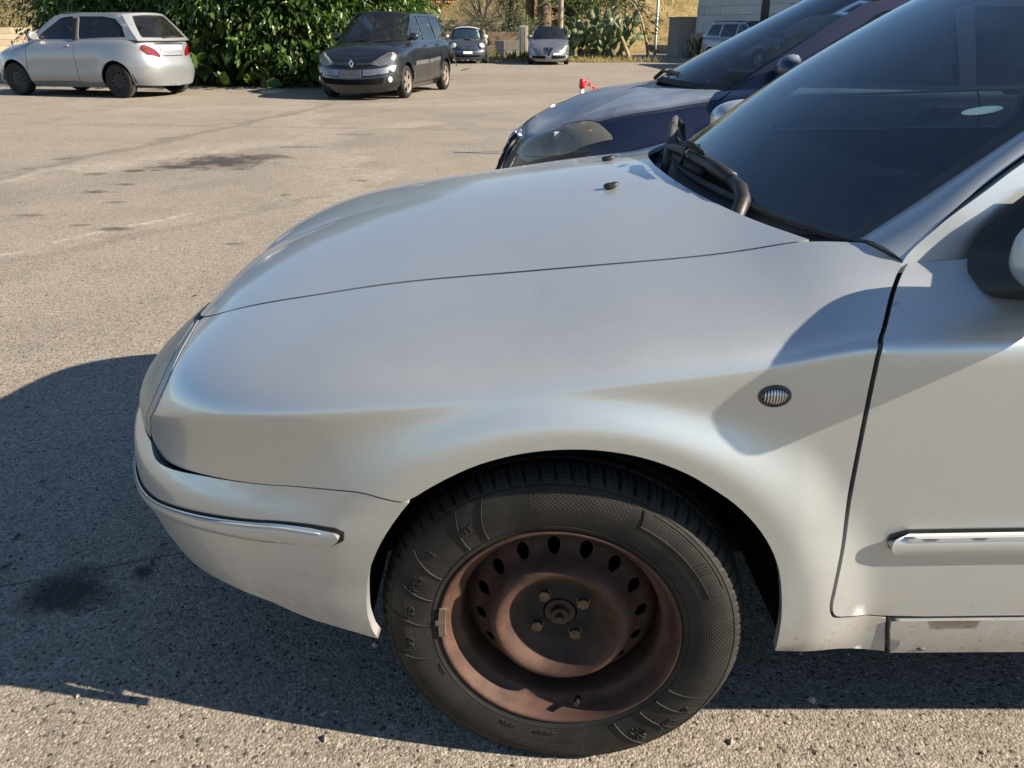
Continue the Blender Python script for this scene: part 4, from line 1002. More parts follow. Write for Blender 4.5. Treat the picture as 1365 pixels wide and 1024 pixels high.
    box(bm, (B.wb/2, 0, .26), (B.wb - 2*ra - .02, B.hw*1.6, .12)); box(bm, ((B.wb + B.ro - B.fo)/2, 0, .32), (L_*.80, B.hw*1.0, .14)); from_bm('underbody', bm, M['dark'], root)
    panel('inner_shell', [(B.UF + .05, vl + .12), (B.UF + .05, .97), (B.UR - .05, .97), (B.UR - .05, vl + .12)] + [(B.wb + ra + .05, vl + .12)] + [(q[0]*1. + (q[0] - B.wb)*.06, q[1] + .01) for q in rarc[1:-1]][::-1] + [(B.wb - ra - .05, vl + .1), (ra + .05, vl + .1)] + [(q[0]*1.06, q[1] + .01) for q in fa[1:-1]][::-1] + [(-ra - .05, vl + .12)], lambda u, v: S_(u, v, -.035), M['dark'], root, .14, 0, side='LR')
    for cx in (0., B.wb):
        for sg in (1, -1):
            V, Fs = well_mesh([(ra + .012, -(B.hw - .03)*sg), (ra + .02, -(B.hw - .35)*sg), (.05, -(B.hw - .36)*sg)], cx, B.r, n=24); link('wheel_well', mesh_np('wheel_well', V, Fs if sg > 0 else [f[::-1] for f in Fs]), M['dark'], root)
    bm = bmesh.new(); zb = float(B.zt(xb + .3)); box(bm, (xb + .38, 0, zb - .05), (.5, B.hw*1.55, .14), 0, .04); from_bm('dashboard', bm, M['dash'], root, True)
    if seats:
        for y in (-.36, .36): seat(root, xb + 1.0, y, zb - .62, None, 1.)
        bm = bmesh.new(); box(bm, (xb + 2.0, 0, zb - .28), (.2, B.hw*1.4, .7), 0, .05); from_bm('rear_bench', bm, M['fabric'], root, True)
    # wheels
    tm = tyre_plain(B.r, .19); rm = alloy(B.r, .19, wheel[1], wheel[2], '', wheel[0]); tm.materials.append(M['tyre_plain']); rm.materials.append(wheel_m or M['dull_metal'])
    for cx in (0., B.wb):
        for sg in (1, -1):
            w = link('wheel', rm, None, root, (cx, -(B.hw - .10)*sg, B.r), (0, 0, (0 if sg > 0 else math.pi) + (steer if cx == 0 else 0))); link('tyre', tm, None, w)
            bm = bmesh.new(); bmesh.ops.create_cone(bm, cap_ends=True, segments=20, radius1=B.r*.60, radius2=B.r*.60, depth=.03, matrix=Matrix.Translation((0, .0, 0)) @ Matrix.Rotation(math.pi/2, 4, 'X')); from_bm('brake_disc', bm, M['dark'], w)
    if mirrors:
        for sg in (1, -1):
            p = W(np.array([xb + .26]), np.array([.12]))[0]
            bm = bmesh.new(); ellipsoid(bm, (p[0] + .02, (p[1] - .10)*sg, p[2] + .04), (.075, .105, .075), 14, 8)
            for v in bm.verts: v.co.x = min(v.co.x, p[0] + .05)
            tube(bm, [(p[0] + .03, (p[1] + .01)*sg, p[2] - .02), (p[0] + .02, (p[1] - .06)*sg, p[2] + .01)], .028, 7)
            from_bm('door_mirror', bm, mirror_m, root, True)
    root_fn = dict(S=S_, W=W, hood=hoodf, ws=wsf, rs=rsf, B=B, root=root, vb1=vb1, vb2=vb2, vl=vl)
    return root_fn
def sgn_of(o):
    return 1 if sum(v.co.y for v in o.data.vertices) < 0 else -1
def patch(c, name, poly, off, mat, side='B', step=.05, thick=.014, parent=None):
    return panel(name, poly, lambda u, v: c['S'](u, v, off), mat, parent or c['root'], step, thick, side=side)
def round_lamp(c, u, v, off, r, name='headlight', sides=(1, -1), mat=None, squash=1.):
    p = c['S'](np.array([u]), np.array([v]), off)[0]; e = .01
    n = np.cross(c['S'](np.array([u + e]), np.array([v]))[0] - c['S'](np.array([u - e]), np.array([v]))[0], c['S'](np.array([u]), np.array([v + e]))[0] - c['S'](np.array([u]), np.array([v - e]))[0]); n /= np.linalg.norm(n)
    for sg in sides:
        nn = Vector((n[0], n[1]*sg, n[2])); rot = nn.to_track_quat('Z', 'Y').to_matrix()
        bm = bmesh.new(); ellipsoid(bm, (p[0], p[1]*sg, p[2]), (r, r*squash, r*.35), 20, 10, rot); l = from_bm(name, bm, mat or M['lamp_refl'], c['root'], True)
        bm = bmesh.new(); m = Matrix.Translation(Vector((p[0], p[1]*sg, p[2])) + nn*.004) @ rot.to_4x4()
        pts = [m @ Vector((r*1.04*math.cos(t), r*1.04*squash*math.sin(t), 0)) for t in np.linspace(0, 2*math.pi, 25)]; tube(bm, pts, r*.09, 6, False); from_bm('lamp_ring', bm, M['chrome'], l, True)
M['lamp_refl'] = simple('lamp_lens', (.62, .62, .58), .12, .35, .25, 40, .6, .8)
M['tan_alloy'] = simple('dusty_alloy', (.20, .165, .135), .55, .35, .2, 25)
M['steel_black'] = simple('black_steel', (.022, .022, .022), .6, .3, .2, 25)
M['sunshade'] = simple('silver_sunshade', (.70, .78, .78), .35, .3, .25, 14, bump=.6)
FLAT = [(0, 0.), (1, 0.)]

WF = lambda: smooth_poly([(.70, .06), (.62, .14), (.80, .40), (1.0, .66), (1.14, .84), (1.34, .90)], 3)
# -------- small silver three-door hatchback, tail turned to the camera
By = Body(.68, 2.38, .66, .80, [(-1.2, .70), (-.8, .72), (-.4, .80), (0, .87), (.4, .925), (1.4, .955), (2.4, .975), (3.2, .96), (4.2, .94)], [(-1.2, .60), (-.4, .60), (.2, .66), (.6, .70), (1.5, .72), (2.5, .70), (3.0, .66), (4.2, .62)],
          [(0, -.05), (.25, .0), (.55, .0), (.7, -.03), (.85, -.10), (1, -.17)], [(0, -.06), (.25, 0), (.50, .03), (.60, -.02), (.75, -.05), (.9, -.09), (1, -.13)], .10, 2.30, 2.9, rw=.29)
hd = np.array([-2.72, .90]); hd /= np.hypot(*hd)
YP = build_car(By, (-10.30, 18.72), hd, 'hatchback_car', 'small silver three-door hatchback by the hedge, tail turned to the camera', M['silver2'], sc=1.13, xb=.34, xh=1.10, xrh=2.46, xrb=2.87, zr=1.40, rwid=.53, cuts=(.36, 1.50), rf=.13, crown=.04,
    wins=[WF() + [(1.42, .90), (1.46, .06)], [(2.62, .10), (2.54, .50), (2.38, .80), (2.1, .89), (1.56, .90), (1.58, .06)]], wheel=('steel', 12, .55), wheel_m=M['steel_black'], bb=(.33, .36), step=.06)
u0 = By.UR
patch(YP, 'tail_light', [(3.0, .70), (3.10, .62), (3.34, .585), (3.36, .62), (3.22, .75), (3.10, .84), (3.02, .80)], .012, M['red_lamp'])
patch(YP, 'licence_plate', [(u0 - .26, .685), (u0, .685), (u0, .80), (u0 - .26, .80)], .012, M['plate'], 'LR')
patch(YP, 'tailgate_seam', [(3.42, .60), (u0, .60), (u0, .612), (3.42, .612)], .006, M['rubber'], 'LR')
patch(YP, 'tailgate_handle', [(u0 - .34, .85), (u0, .87), (u0, .90), (u0 - .34, .875)], .016, M['plastic'], 'LR')
patch(YP, 'body_crease', [(.40, .52), (1.5, .53), (2.0, .54), (2.0, .53), (1.5, .52), (.40, .51)], .006, M['silver2'])
for k, ch in enumerate('CP 745 KS'):
    pass
bm = bmesh.new(); p0 = YP['rs'](np.array([-.15]), np.array([.10]))[0]; p1 = YP['rs'](np.array([.22]), np.array([.14]))[0]; tube(bm, [tuple(p0 + [.03, 0, 0]), tuple(p1 + [.03, 0, 0])], .012, 6); from_bm('rear_wiper', bm, M['plastic'], YP['root'])
bm = bmesh.new(); tube(bm, [(2.2, 0, 1.43), (2.36, 0, 1.60)], .006, 5); from_bm('roof_aerial', bm, M['plastic'], YP['root'])
bm = bmesh.new(); box(bm, (1.50, -.735, 1.15), (.10, .03, .36), 0, .008)
for v in bm.verts: v.co.y += (v.co.z - .95)*.40
from_bm('door_pillar_trim', bm, M['rubber'], YP['root'])

# -------- black people carrier seen from the front
Bs = Body(.83, 2.685, .74, .885, [(-1.2, .80), (-.8, .84), (-.4, .92), (0, .985), (.3, 1.03), (1.4, 1.05), (2.6, 1.08), (3.4, 1.09), (4.6, 1.08)], [(-1.2, .66), (-.4, .66), (.2, .72), (.6, .77), (1.5, .79), (2.7, .77), (3.3, .72), (4.6, .68)],
          [(0, -.05), (.2, .0), (.5, .01), (.6, -.03), (.75, -.10), (.9, -.18), (1, -.24)], [(0, -.04), (.25, 0), (.5, .02), (.62, -.02), (.75, -.05), (.9, -.09), (1, -.12)], .0, 2.85, 2.8, rw=.315)
hd = np.array([-.215, -.977]); 
SC = build_car(Bs, (-2.98, 17.25), hd, 'people_carrier', 'black people carrier with a silver bumper inset parked at the end of the hedge', M['black_paint'], xb=.30, xh=1.15, xrh=2.95, xrb=3.34, zr=1.60, rwid=.60, cuts=(.42, 1.40, 2.28), cf=.22, hf=.14, crown=.05,
    wins=[[(.62, .06), (.50, .16), (.78, .52), (.80, .06)], [(.86, .06), (.86, .60), (1.05, .80), (1.25, .90), (1.42, .92), (1.42, .06)], [(1.50, .06), (1.50, .92), (2.28, .92), (2.32, .06)], [(2.40, .08), (2.38, .92), (2.8, .90), (2.96, .78), (3.08, .30), (3.10, .10)]],
    wheel=('alloy', 5, .60), wheel_m=M['tan_alloy'], bb=(.36, .40), step=.06, hood_crown=.06)
u0 = Bs.UF
lamp = [(u0 + .34, .70), (u0 + .56, .635), (u0 + .86, .66), (u0 + .98, .80), (u0 + .97, .90), (u0 + .82, .94), (u0 + .52, .87)]
for o in patch(SC, 'headlight', lamp, .014, M['lamp'], parent=SC['root']):
    sg = sgn_of(o); V, Fl = panel_data(lamp, lambda u, v: SC['S'](u, v, .004), .06, 0); link('reflector', mesh_np('reflector', V*np.array([1, sg, 1]), Fl if sg > 0 else [f[::-1] for f in Fl]), M['lamp_refl'], o)
patch(SC, 'bumper_inset', [(u0 + .24, .48), (u0 + .86, .50), (u0 + .90, .60), (u0 + .24, .60)], .035, M['grey_paint'])
patch(SC, 'licence_plate', [(u0, .47), (u0 + .19, .47), (u0 + .19, .585), (u0, .585)], .034, M['plastic_grey'], 'LR')
patch(SC, 'plate_frame', [(u0, .455), (u0 + .215, .455), (u0 + .215, .60), (u0, .60)], .030, M['dull_metal'], 'LR')
patch(SC, 'grille', [(u0 + .07, .67), (u0 + .38, .68), (u0 + .40, .73), (u0 + .07, .765)], .014, M['plastic'])
for k in (0, 1): patch(SC, 'grille_bar', [(u0 + .10, .695 + k*.035), (u0 + .37, .695 + k*.022), (u0 + .37, .703 + k*.022), (u0 + .10, .705 + k*.035)], .024, M['dull_metal'])
patch(SC, 'lower_grille', [(u0, .31), (u0 + .60, .31), (u0 + .66, .42), (u0, .42)], .026, M['dark'], 'LR')
round_lamp(SC, u0 + .76, .375, .032, .05, 'fog_light')
patch(SC, 'door_strip', [(.50, .47), (1.38, .48), (1.38, .54), (.50, .53)], .022, M['grey_paint'])
patch(SC, 'rear_door_strip', [(1.44, .48), (2.2, .50), (2.2, .56), (1.44, .54)], .022, M['grey_paint'])
# lozenge emblem
p = SC['S'](np.array([u0 + .001]), np.array([.745]), .03)[0]
bm = bmesh.new(); vo = [bm.verts.new((p[0] - .012, y, p[2] + z)) for y, z in ((0, .082), (-.055, 0), (0, -.082), (.055, 0))]; vi = [bm.verts.new((p[0] - .022, y*.5, p[2] + z*.5)) for y, z in ((0, .082), (-.055, 0), (0, -.082), (.055, 0))]
for k in range(4): bm.faces.new((vo[k], vo[(k+1) % 4], vi[(k+1) % 4], vi[k]))
from_bm('badge', bm, M['chrome'], SC['root'])
p = SC['ws'](np.array([.02]), np.array([.0]))[0]
bm = bmesh.new()
for a, b in ((-.30, .05), (.12, .45)):
    q0 = SC['ws'](np.array([a]), np.array([.01]))[0]; q1 = SC['ws'](np.array([b]), np.array([.05]))[0]; tube(bm, [tuple(q0 + [-.04, 0, .01]), tuple(q1 + [-.03, 0, .03])], .014, 6)
from_bm('wiper', bm, M['plastic'], SC['root'])
# the torn rear bumper corner hanging off the left side
bm = bmesh.new()
q = [(3.05, -.86, .92), (3.10, -.95, .78), (3.08, -.97, .62), (3.14, -1.00, .50), (3.30, -.97, .48), (3.34, -.88, .66), (3.26, -.84, .90)]
vv = [bm.verts.new(x) for x in q]; f = bm.faces.new(vv); r_ = bmesh.ops.extrude_face_region(bm, geom=[f]); [setattr(v.co, 'x', v.co.x + .05) for v in r_['geom'] if isinstance(v, bmesh.types.BMVert)]
from_bm('torn_bumper_corner', bm, M['plastic'], SC['root'])
bm = bmesh.new(); box(bm, (1.18, .02, 1.42), (.01, .05, .07), 0, .004); from_bm('air_freshener', bm, M['white_bits'], SC['root'])

# -------- small two-tone car with a white roof
Bm = Body(.62, 2.467, .56, .845, [(-1.2, .76), (-.8, .78), (-.4, .86), (0, .92), (.4, .95), (1.4, .96), (2.4, .97), (3.9, .97)], [(-1.2, .60), (-.4, .60), (.2, .66), (.6, .72), (1.5, .74), (2.5, .71), (3.9, .66)],
          [(0, -.05), (.2, 0), (.5, .0), (.62, -.03), (.8, -.07), (.92, -.12), (1, -.16)], [(0, -.04), (.25, 0), (.5, .02), (.7, -.02), (.9, -.09), (1, -.12)], .05, 2.55, 2.6, rw=.30)
hd = np.array([.08, -.997])
MC = build_car(Bm, (-1.92, 36.6), hd, 'small_car', 'small dark car with a white roof and round headlights parked by the old wall', M['dark_blue_grey'], group=None, xb=.50, xh=.98, xrh=2.5, xrb=2.85, zr=1.37, rwid=.60, cuts=(.45, 1.55), roofmat=M['white_paint'], crown=.10, glass_m=M['glass_side'],
    wins=[[(.78, .06), (.72, .14), (1.0, .86), (1.46, .90), (1.46, .06)], [(1.54, .06), (1.54, .90), (2.4, .88), (2.62, .10)]], mirror_m=M['white_bits'], bb=(.33, .38), step=.08, bumper_m=M['dark_blue_grey'])
u0 = Bm.UF
round_lamp(MC, u0 + .66, .80, .02, .105)
patch(MC, 'grille', [(u0, .60), (u0 + .40, .62), (u0 + .42, .70), (u0 + .34, .77), (u0, .79)], .012, M['dark'], 'LR')
for k in range(3): patch(MC, 'grille_bar', [(u0, .64 + k*.05), (u0 + .39, .645 + k*.045), (u0 + .39, .66 + k*.045), (u0, .655 + k*.05)], .02, M['chrome'], 'LR')
patch(MC, 'lower_grille', [(u0, .28), (u0 + .55, .30), (u0 + .60, .38), (u0, .38)], .024, M['dark'], 'LR')
patch(MC, 'licence_plate', [(u0, .44), (u0 + .25, .44), (u0 + .25, .55), (u0, .55)], .034, M['plate'], 'LR')
patch(MC, 'plate_band', [(u0 + .21, .44), (u0 + .25, .44), (u0 + .25, .55), (u0 + .21, .55)], .038, M['plate_blue'])
patch(MC, 'bumper_trim', [(u0 + .28, .50), (u0 + .80, .50), (u0 + .80, .53), (u0 + .28, .53)], .034, M['dull_metal'])
p = MC['hood'](np.array([-.25]), np.array([.6]))[0]; bm = bmesh.new(); box(bm, (p[0], 0, p[2] + .012), (.16, .34, .05), 0, .018); o = from_bm('bonnet_scoop', bm, M['dark_blue_grey'], MC['root'], True)
bm = bmesh.new(); box(bm, (p[0] - .082, 0, p[2] + .015), (.01, .26, .022)); from_bm('scoop_mouth', bm, M['dark'], o)
panel('sunshade', [(-.50, .10), (.50, .10), (.48, .84), (.2, .86), (0, .80), (-.2, .86), (-.48, .84)], lambda a, b: MC['ws'](a, b) + np.stack([.07 + .014*np.sin(np.asarray(a)*40), 0*np.asarray(a), 0*np.asarray(a)], -1), M['sunshade'], MC['root'], .04, .004)

# -------- grey hatchback facing the camera, and the navy one beside the silver car
def hatch(loc, hd, label, mat, sc=1., step=.08, xb=.36, crest=False, **k):
    B = Body(.86, 2.546, .76, .845, [(-1.3, .70), (-.9, .715), (-.6, .765), (-.3, .83), (0, .885), (.36, .945), (1.4, .97), (2.6, .99), (3.3, .99), (4.6, .97)], [(-1.3, .60), (-.5, .60), (.1, .66), (.5, .71), (1.5, .74), (2.6, .71), (3.2, .66), (4.6, .62)],
             [(0, -.06), (.2, -.01), (.35, .0), (.55, -.01), (.68, -.05), (.85, -.13), (1, -.22)], [(0, -.04), (.25, 0), (.5, .02), (.65, -.02), (.8, -.06), (1, -.12)], .0, 2.7, 2.7, rw=.315)
    if crest:
        B.ztl = [(-1.3, .72), (-.9, .735), (-.6, .785), (-.3, .857), (0, .915), (.36, .965), (1.4, .97), (2.6, .99), (3.3, .99), (4.6, .97)]; B.twl = [(-1.3, .66), (-.5, .66), (.1, .70), (.36, .71), (.6, .72), (1.5, .74), (2.6, .71), (3.2, .66), (4.6, .62)]; B.roll, B.bez = .17, .15
    c = build_car(B, loc, hd, 'hatchback_car', label, mat, sc=sc, xb=xb, xh=1.14, xrh=2.65, xrb=3.15, zr=1.41, rwid=.555, cuts=(.46, 1.62), cf=.24, hf=.13, crown=.045,
        wins=[WF() + [(1.50, .90), (1.54, .06)], [(1.62, .06), (1.60, .90), (2.4, .88), (2.66, .70), (2.80, .30), (2.80, .08)]], wheel=('alloy', 7, .6), bb=(.34, .40), step=step, hood_crown=.022 if crest else .065, hg=.0012 if crest else .003, **k)
    u0 = B.UF
    # shield grille
    sh = [(0, .905), (.145, .90), (.15, .80), (.11, .60), (.05, .42), (0, .37)]
    patch(c, 'shield_frame', [(u0 + a, b) for a, b in sh], .024, M['chrome'], 'LR')
    patch(c, 'shield_grille', [(u0 + a*.84, .655 + (b - .655)*.88) for a, b in sh], .032, M['dark'], 'LR')
    for q in range(4): patch(c, 'shield_bar', [(u0, .56 + q*.075), (u0 + .075 + q*.013, .56 + q*.075), (u0 + .078 + q*.013, .575 + q*.075), (u0, .575 + q*.075)], .037, M['dull_metal'], 'LR')
    round_lamp(c, u0 + .001, .845, .034, .036, 'badge', (1,), M['plate_blue'])
    return c, B
GA, Bg = hatch((1.52, 35.3), np.array([-.03, -1.]), 'metallic grey hatchback with a shield grille parked beside the prickly pear', M['grey_paint'])
u0 = Bg.UF
lampg = [(u0 + .42, .735), (u0 + .72, .70), (u0 + .95, .78), (u0 + .96, .86), (u0 + .70, .85), (u0 + .45, .80)]
for o in patch(GA, 'headlight', lampg, .014, M['lamp']):
    sg = sgn_of(o); V, Fl = panel_data(lampg, lambda u, v: GA['S'](u, v, .004), .06, 0); link('reflector', mesh_np('reflector', V*np.array([1, sg, 1]), Fl if sg > 0 else [f[::-1] for f in Fl]), M['lamp_refl'], o)
patch(GA, 'lower_grille', [(u0 + .12, .30), (u0 + .66, .31), (u0 + .72, .40), (u0 + .14, .44)], .026, M['dark'])
round_lamp(GA, u0 + .78, .36, .030, .045, 'fog_light')
patch(GA, 'licence_plate', [(u0 + .18, .47), (u0 + .58, .48), (u0 + .58, .57), (u0 + .18, .565)], .040, M['plate'], 'L')
patch(GA, 'plate_band', [(u0 + .54, .48), (u0 + .58, .48), (u0 + .58, .57), (u0 + .54, .57)], .044, M['plate_blue'], 'L')
NV, Bn = hatch((.775, 5.04), np.array([-1., .015]), 'navy blue hatchback with a cloudy teardrop headlight, behind the bonnet of the silver car', M['navy'], step=.03, crest=True, mirror_m=M['navy'])
u0 = Bn.UF
# clouded teardrop head lamp lying along the wing
tear = smooth_poly([(-.984, .777), (-.979, .803), (-.90, .881), (-.79, .940), (-.63, .962), (-.472, .938), (-.357, .903), (-.293, .861), (-.253, .803), (-.224, .742), (-.292, .738), (-.375, .733), (-.447, .718), (-.529, .715), (-.647, .729), (-.822, .749), (-.95, .765), (-.984, .777)], 3)[:-1]
for o in patch(NV, 'headlight', tear, .018, M['lamp_cloudy'], step=.03):
    if sgn_of(o) < 0: o.data.materials[0] = M['lamp']
    sg = sgn_of(o); V, Fl = panel_data(tear, lambda u, v: NV['S'](u, v, -.022), .04, 0); link('reflector', mesh_np('reflector', V*np.array([1, sg, 1]), Fl if sg > 0 else [f[::-1] for f in Fl]), M['lamp_bowl'] if 'lamp_bowl' in M else M['dull_metal'], o)
    bm = bmesh.new(); p = NV['S'](np.array([-.555]), np.array([.84]), -.014)[0]; box(bm, (p[0], p[1]*sg, p[2]), (.085, .02, .045), .12*sg, .005); p = NV['S'](np.array([-.66]), np.array([.81]), -.016)[0]; box(bm, (p[0], p[1]*sg, p[2]), (.035, .02, .045), .2*sg, .005); from_bm('lamp_block', bm, M['lamp_refl'], o)
    bm = bmesh.new(); p = NV['S'](np.array([-.36]), np.array([.82]), .002)[0]; ellipsoid(bm, (p[0], p[1]*sg, p[2]), (.022, .012, .012), 10, 6); from_bm('amber_bulb', bm, M['amber'], o, True)
patch(NV, 'bonnet_gap', [(-.60, .985), (-.47, .955), (-.36, .912), (-.287, .868), (-.049, .872), (.095, .879), (.25, .880), (.30, .888), (.335, .93), (.37, .985), (.378, .985), (.345, .925), (.31, .878), (.25, .870), (.095, .870), (-.049, .863), (-.287, .859), (-.36, .903), (-.47, .946), (-.60, .976)], .002, M['rubber'], step=.03, thick=0)
patch(NV, 'lower_grille', [(u0 + .12, .30), (u0 + .66, .31), (u0 + .72, .40), (u0 + .14, .44)], .026, M['dark'])
patch(NV, 'licence_plate', [(u0 + .16, .47), (u0 + .56, .48), (u0 + .56, .57), (u0 + .16, .565)], .040, M['plate'], 'L')
bm = bmesh.new()
tube(bm, [(.10, .10, .985), (.14, .04, 1.03), (.18, .10, 1.035), (.22, .20, 1.03)], [.012, .012, .010, .007], 7)
tube(bm, [(.18, -.25, .975), (.20, -.18, 1.02), (.18, .0, 1.025), (.17, .18, 1.02)], [.014, .014, .012, .008], 7); tube(bm, [(.29, -.55, .97), (.30, -.50, 1.0), (.25, -.30, 1.01)], .012, 6)
from_bm('wiper', bm, M['plastic'], NV['root'], True)

M['grey_blue'] = paint('grey_blue_paint', (.17, .19, .22), .55, .38, .8, .05, .12)
# -------- light estate on the right, half hidden
Be = Body(.85, 2.7, .9, .86, [(-1.3, .80), (-.8, .84), (-.4, .92), (0, .98), (.4, 1.02), (1.4, 1.03), (2.7, 1.05), (4.8, 1.05)], [(-1.3, .64), (-.4, .64), (.2, .70), (.6, .75), (1.5, .77), (2.7, .75), (3.4, .70), (4.8, .66)],
          [(0, -.05), (.2, 0), (.5, 0), (.65, -.04), (.85, -.10), (1, -.16)], [(0, -.04), (.25, 0), (.5, .02), (.65, -.02), (.8, -.06), (1, -.10)], .0, 2.95, 2.8, rw=.33)
hd = np.array([.45, -.893])
ES = build_car(Be, (9.75, 31.2), hd, 'estate_car', 'pale estate car by the grey block building, half hidden by the navy windscreen', M['grey_blue'], xb=.45, xh=1.15, xrh=3.05, xrb=3.5, zr=1.55, rwid=.60, cuts=(.5, 1.45, 2.3),
    wins=[[(.75, .06), (.68, .16), (1.1, .88), (1.40, .91), (1.42, .06)], [(1.5, .06), (1.5, .91), (2.3, .91), (2.35, .06)], [(2.43, .08), (2.42, .91), (2.95, .88), (3.2, .12)]], bb=(.4, .42), step=.09, mirror_m=M['plastic'])
for sg in (1, -1):
    bm = bmesh.new(); tube(bm, [(1.35, -.58*sg, 1.57), (1.45, -.58*sg, 1.61), (2.85, -.58*sg, 1.61), (2.95, -.58*sg, 1.57)], .018, 6); from_bm('roof_rail', bm, M['plastic'], ES['root'])
round_lamp(ES, Be.UF + .66, .80, .02, .10)

# -------- dark car whose nose-on roof corner shows past the silver hatchback
Bd = Body(.8, 2.5, .75, .84, [(-1.3, .72), (-.8, .76), (-.4, .84), (0, .90), (.4, .95), (1.4, .97), (2.6, .98), (4.6, .97)], [(-1.3, .60), (-.4, .60), (.2, .66), (.6, .72), (1.5, .74), (2.6, .71), (3.3, .66), (4.6, .62)],
          [(0, -.05), (.2, 0), (.5, 0), (.65, -.04), (.85, -.12), (1, -.2)], [(0, -.04), (.25, 0), (.5, .02), (.65, -.02), (.8, -.06), (1, -.12)], .0, 2.6, 2.7, rw=.31)
hd = np.array([.10, -1.]); hd /= np.hypot(*hd)
DK = build_car(Bd, (-11.6, 22.2), hd, 'dark_car', 'dark blue car almost hidden behind the silver hatchback by the hedge', M['navy'], xb=.4, xh=1.1, xrh=2.6, xrb=3.1, zr=1.50, rwid=.56, cuts=(.48, 1.5),
    wins=[WF() + [(1.42, .90), (1.46, .06)], [(1.54, .06), (1.54, .90), (2.4, .88), (2.7, .10)]], step=.1)
round_lamp(DK, Bd.UF + .66, .80, .02, .09)
# ---------------------------------------------------------------- ground
def ground_mat():
    t = NT('worn_asphalt'); c = t.coord('Object')
    big = t.noise(c, .22, 5, .6); mid = t.noise(c, 1.3, 6, .65); fine = t.noise(c, 26, 4, .7)
    v1 = t.voro(c, 150.); v2 = t.voro(c, 330.)
    s1 = t.n('ShaderNodeSeparateColor'); t.l(v1.outputs['Color'], s1.inputs[0]); s2 = t.n('ShaderNodeSeparateColor'); t.l(v2.outputs['Color'], s2.inputs[0])
    chips = t.ramp(s1.outputs[0], [(.0, (.098, .089, .076)), (.3, (.200, .174, .139)), (.62, (.285, .247, .198)), (.88, (.36, .318, .262)), (1., (.48, .432, .362))])
    chips2 = t.ramp(s2.outputs[1], [(.0, (.125, .111, .091)), (.5, (.25, .216, .172)), (1., (.38, .338, .276))])
    base = t.mix(.42, chips, chips2)
    base = t.mix(t.ramp(s1.outputs[2], [(.965, 0.), (.975, .8)]), base, (.02, .019, .018))
    base = t.mix(1., base, t.ramp(big, [(.28, (.80, .80, .82)), (.5, (1., 1., 1.)), (.75, (1.12, 1.09, 1.04))]), 'MULTIPLY')
    base = t.mix(1., base, t.ramp(mid, [(.25, (.82, .82, .82)), (.52, (1, 1, 1)), (.8, (1.12, 1.11, 1.08))]), 'MULTIPLY')
    base = t.mix(.8, base, t.ramp(fine, [(.2, (.80, .80, .80)), (.8, (1.16, 1.16, 1.16))]), 'MULTIPLY')
    # light scuffs along the driving direction
    sc = t.ramp(t.noise(t.mapping(c, (1.2, .35, 1)), 2.2, 6, .75, .6), [(.60, 0.), (.72, 1.)])
    base = t.mix(t.math('MULTIPLY', sc, .22), base, (.375, .335, .275))
    dk = t.ramp(t.noise(t.mapping(c, (.7, 1.6, 1), (3, 7, 0)), 1.1, 6, .7, .4), [(.62, 0.), (.75, 1.)])
    base = t.mix(t.math('MULTIPLY', dk, .35), base, (.075, .068, .058))
    sx = t.n('ShaderNodeSeparateXYZ'); t.l(c, sx.inputs[0]); X, Y = sx.outputs[0], sx.outputs[1]
    wob = t.noise(c, 5., 5, .7); total = None
    def spot(x, y, rx, ry, k):
        dx = t.math('DIVIDE', t.math('SUBTRACT', X, x), rx); dy = t.math('DIVIDE', t.math('SUBTRACT', Y, y), ry)
        d = t.math('ADD', t.math('SQRT', t.math('ADD', t.math('MULTIPLY', dx, dx), t.math('MULTIPLY', dy, dy))), t.math('MULTIPLY', t.math('SUBTRACT', wob, .5), 2.4))
        return t.math('MULTIPLY', t.ramp(d, [(.35, 1.), (1., 0.)]), k)
    def seg(x1, y1, x2, y2, w, k):
        L = math.hypot(x2 - x1, y2 - y1); ux, uy = (x2 - x1)/L, (y2 - y1)/L
        a = t.math('SUBTRACT', X, x1); b = t.math('SUBTRACT', Y, y1)
        al = t.math('ADD', t.math('MULTIPLY', a, ux), t.math('MULTIPLY', b, uy)); ac = t.math('ADD', t.math('MULTIPLY', a, -uy), t.math('MULTIPLY', b, ux))
        ac = t.math('ADD', ac, t.math('MULTIPLY', t.math('SUBTRACT', mid, .5), w*6))
        m = t.math('MULTIPLY', t.math('GREATER_THAN', al, 0.), t.math('LESS_THAN', al, L))
        return t.math('MULTIPLY', t.math('MULTIPLY', m, t.ramp(t.math('DIVIDE', t.math('ABSOLUTE', ac), w), [(.3, 1.), (1., 0.)])), k)
    spots = [(-3.05, 8.45, .62, .62, .85), (-3.42, 8.08, .34, .18, .85), (-2.75, 8.75, .45, .3, .7), (-2.72, 7.95, .14, .1, .6), (-1.08, 1.52, .13, .10, .9), (-.93, 1.60, .045, .045, .85), (-4.81, 8.63, .16, .12, .6), (-4.84, 7.98, .2, .1, .5), (-4.0, 7.66, .15, .09, .65), (-3.7, 7.84, .14, .1, .7), (-3.5, 7.88, .1, .08, .6),
             (-3.55, 6.74, .16, .09, .75), (-3.45, 7.1, .1, .06, .6), (-3.17, 6.29, .13, .07, .5), (-3.62, 5.81, .13, .06, .55), (-3.06, 5.49, .12, .06, .5), (-2.77, 5.37, .16, .07, .7), (-1.8, 4.95, .11, .05, .6), (-1.45, 4.8, .09, .05, .5), (-2.5, 9.6, .3, .12, .4), (-1.4, 7.3, .1, .06, .6), (-5.6, 6.9, .2, .1, .5), (-1.9, 6.6, .06, .05, .7), (-2.1, 10.8, .35, .2, .3)]
    for sp in spots:
        q = spot(*sp); total = q if total is None else t.math('MAXIMUM', total, q)
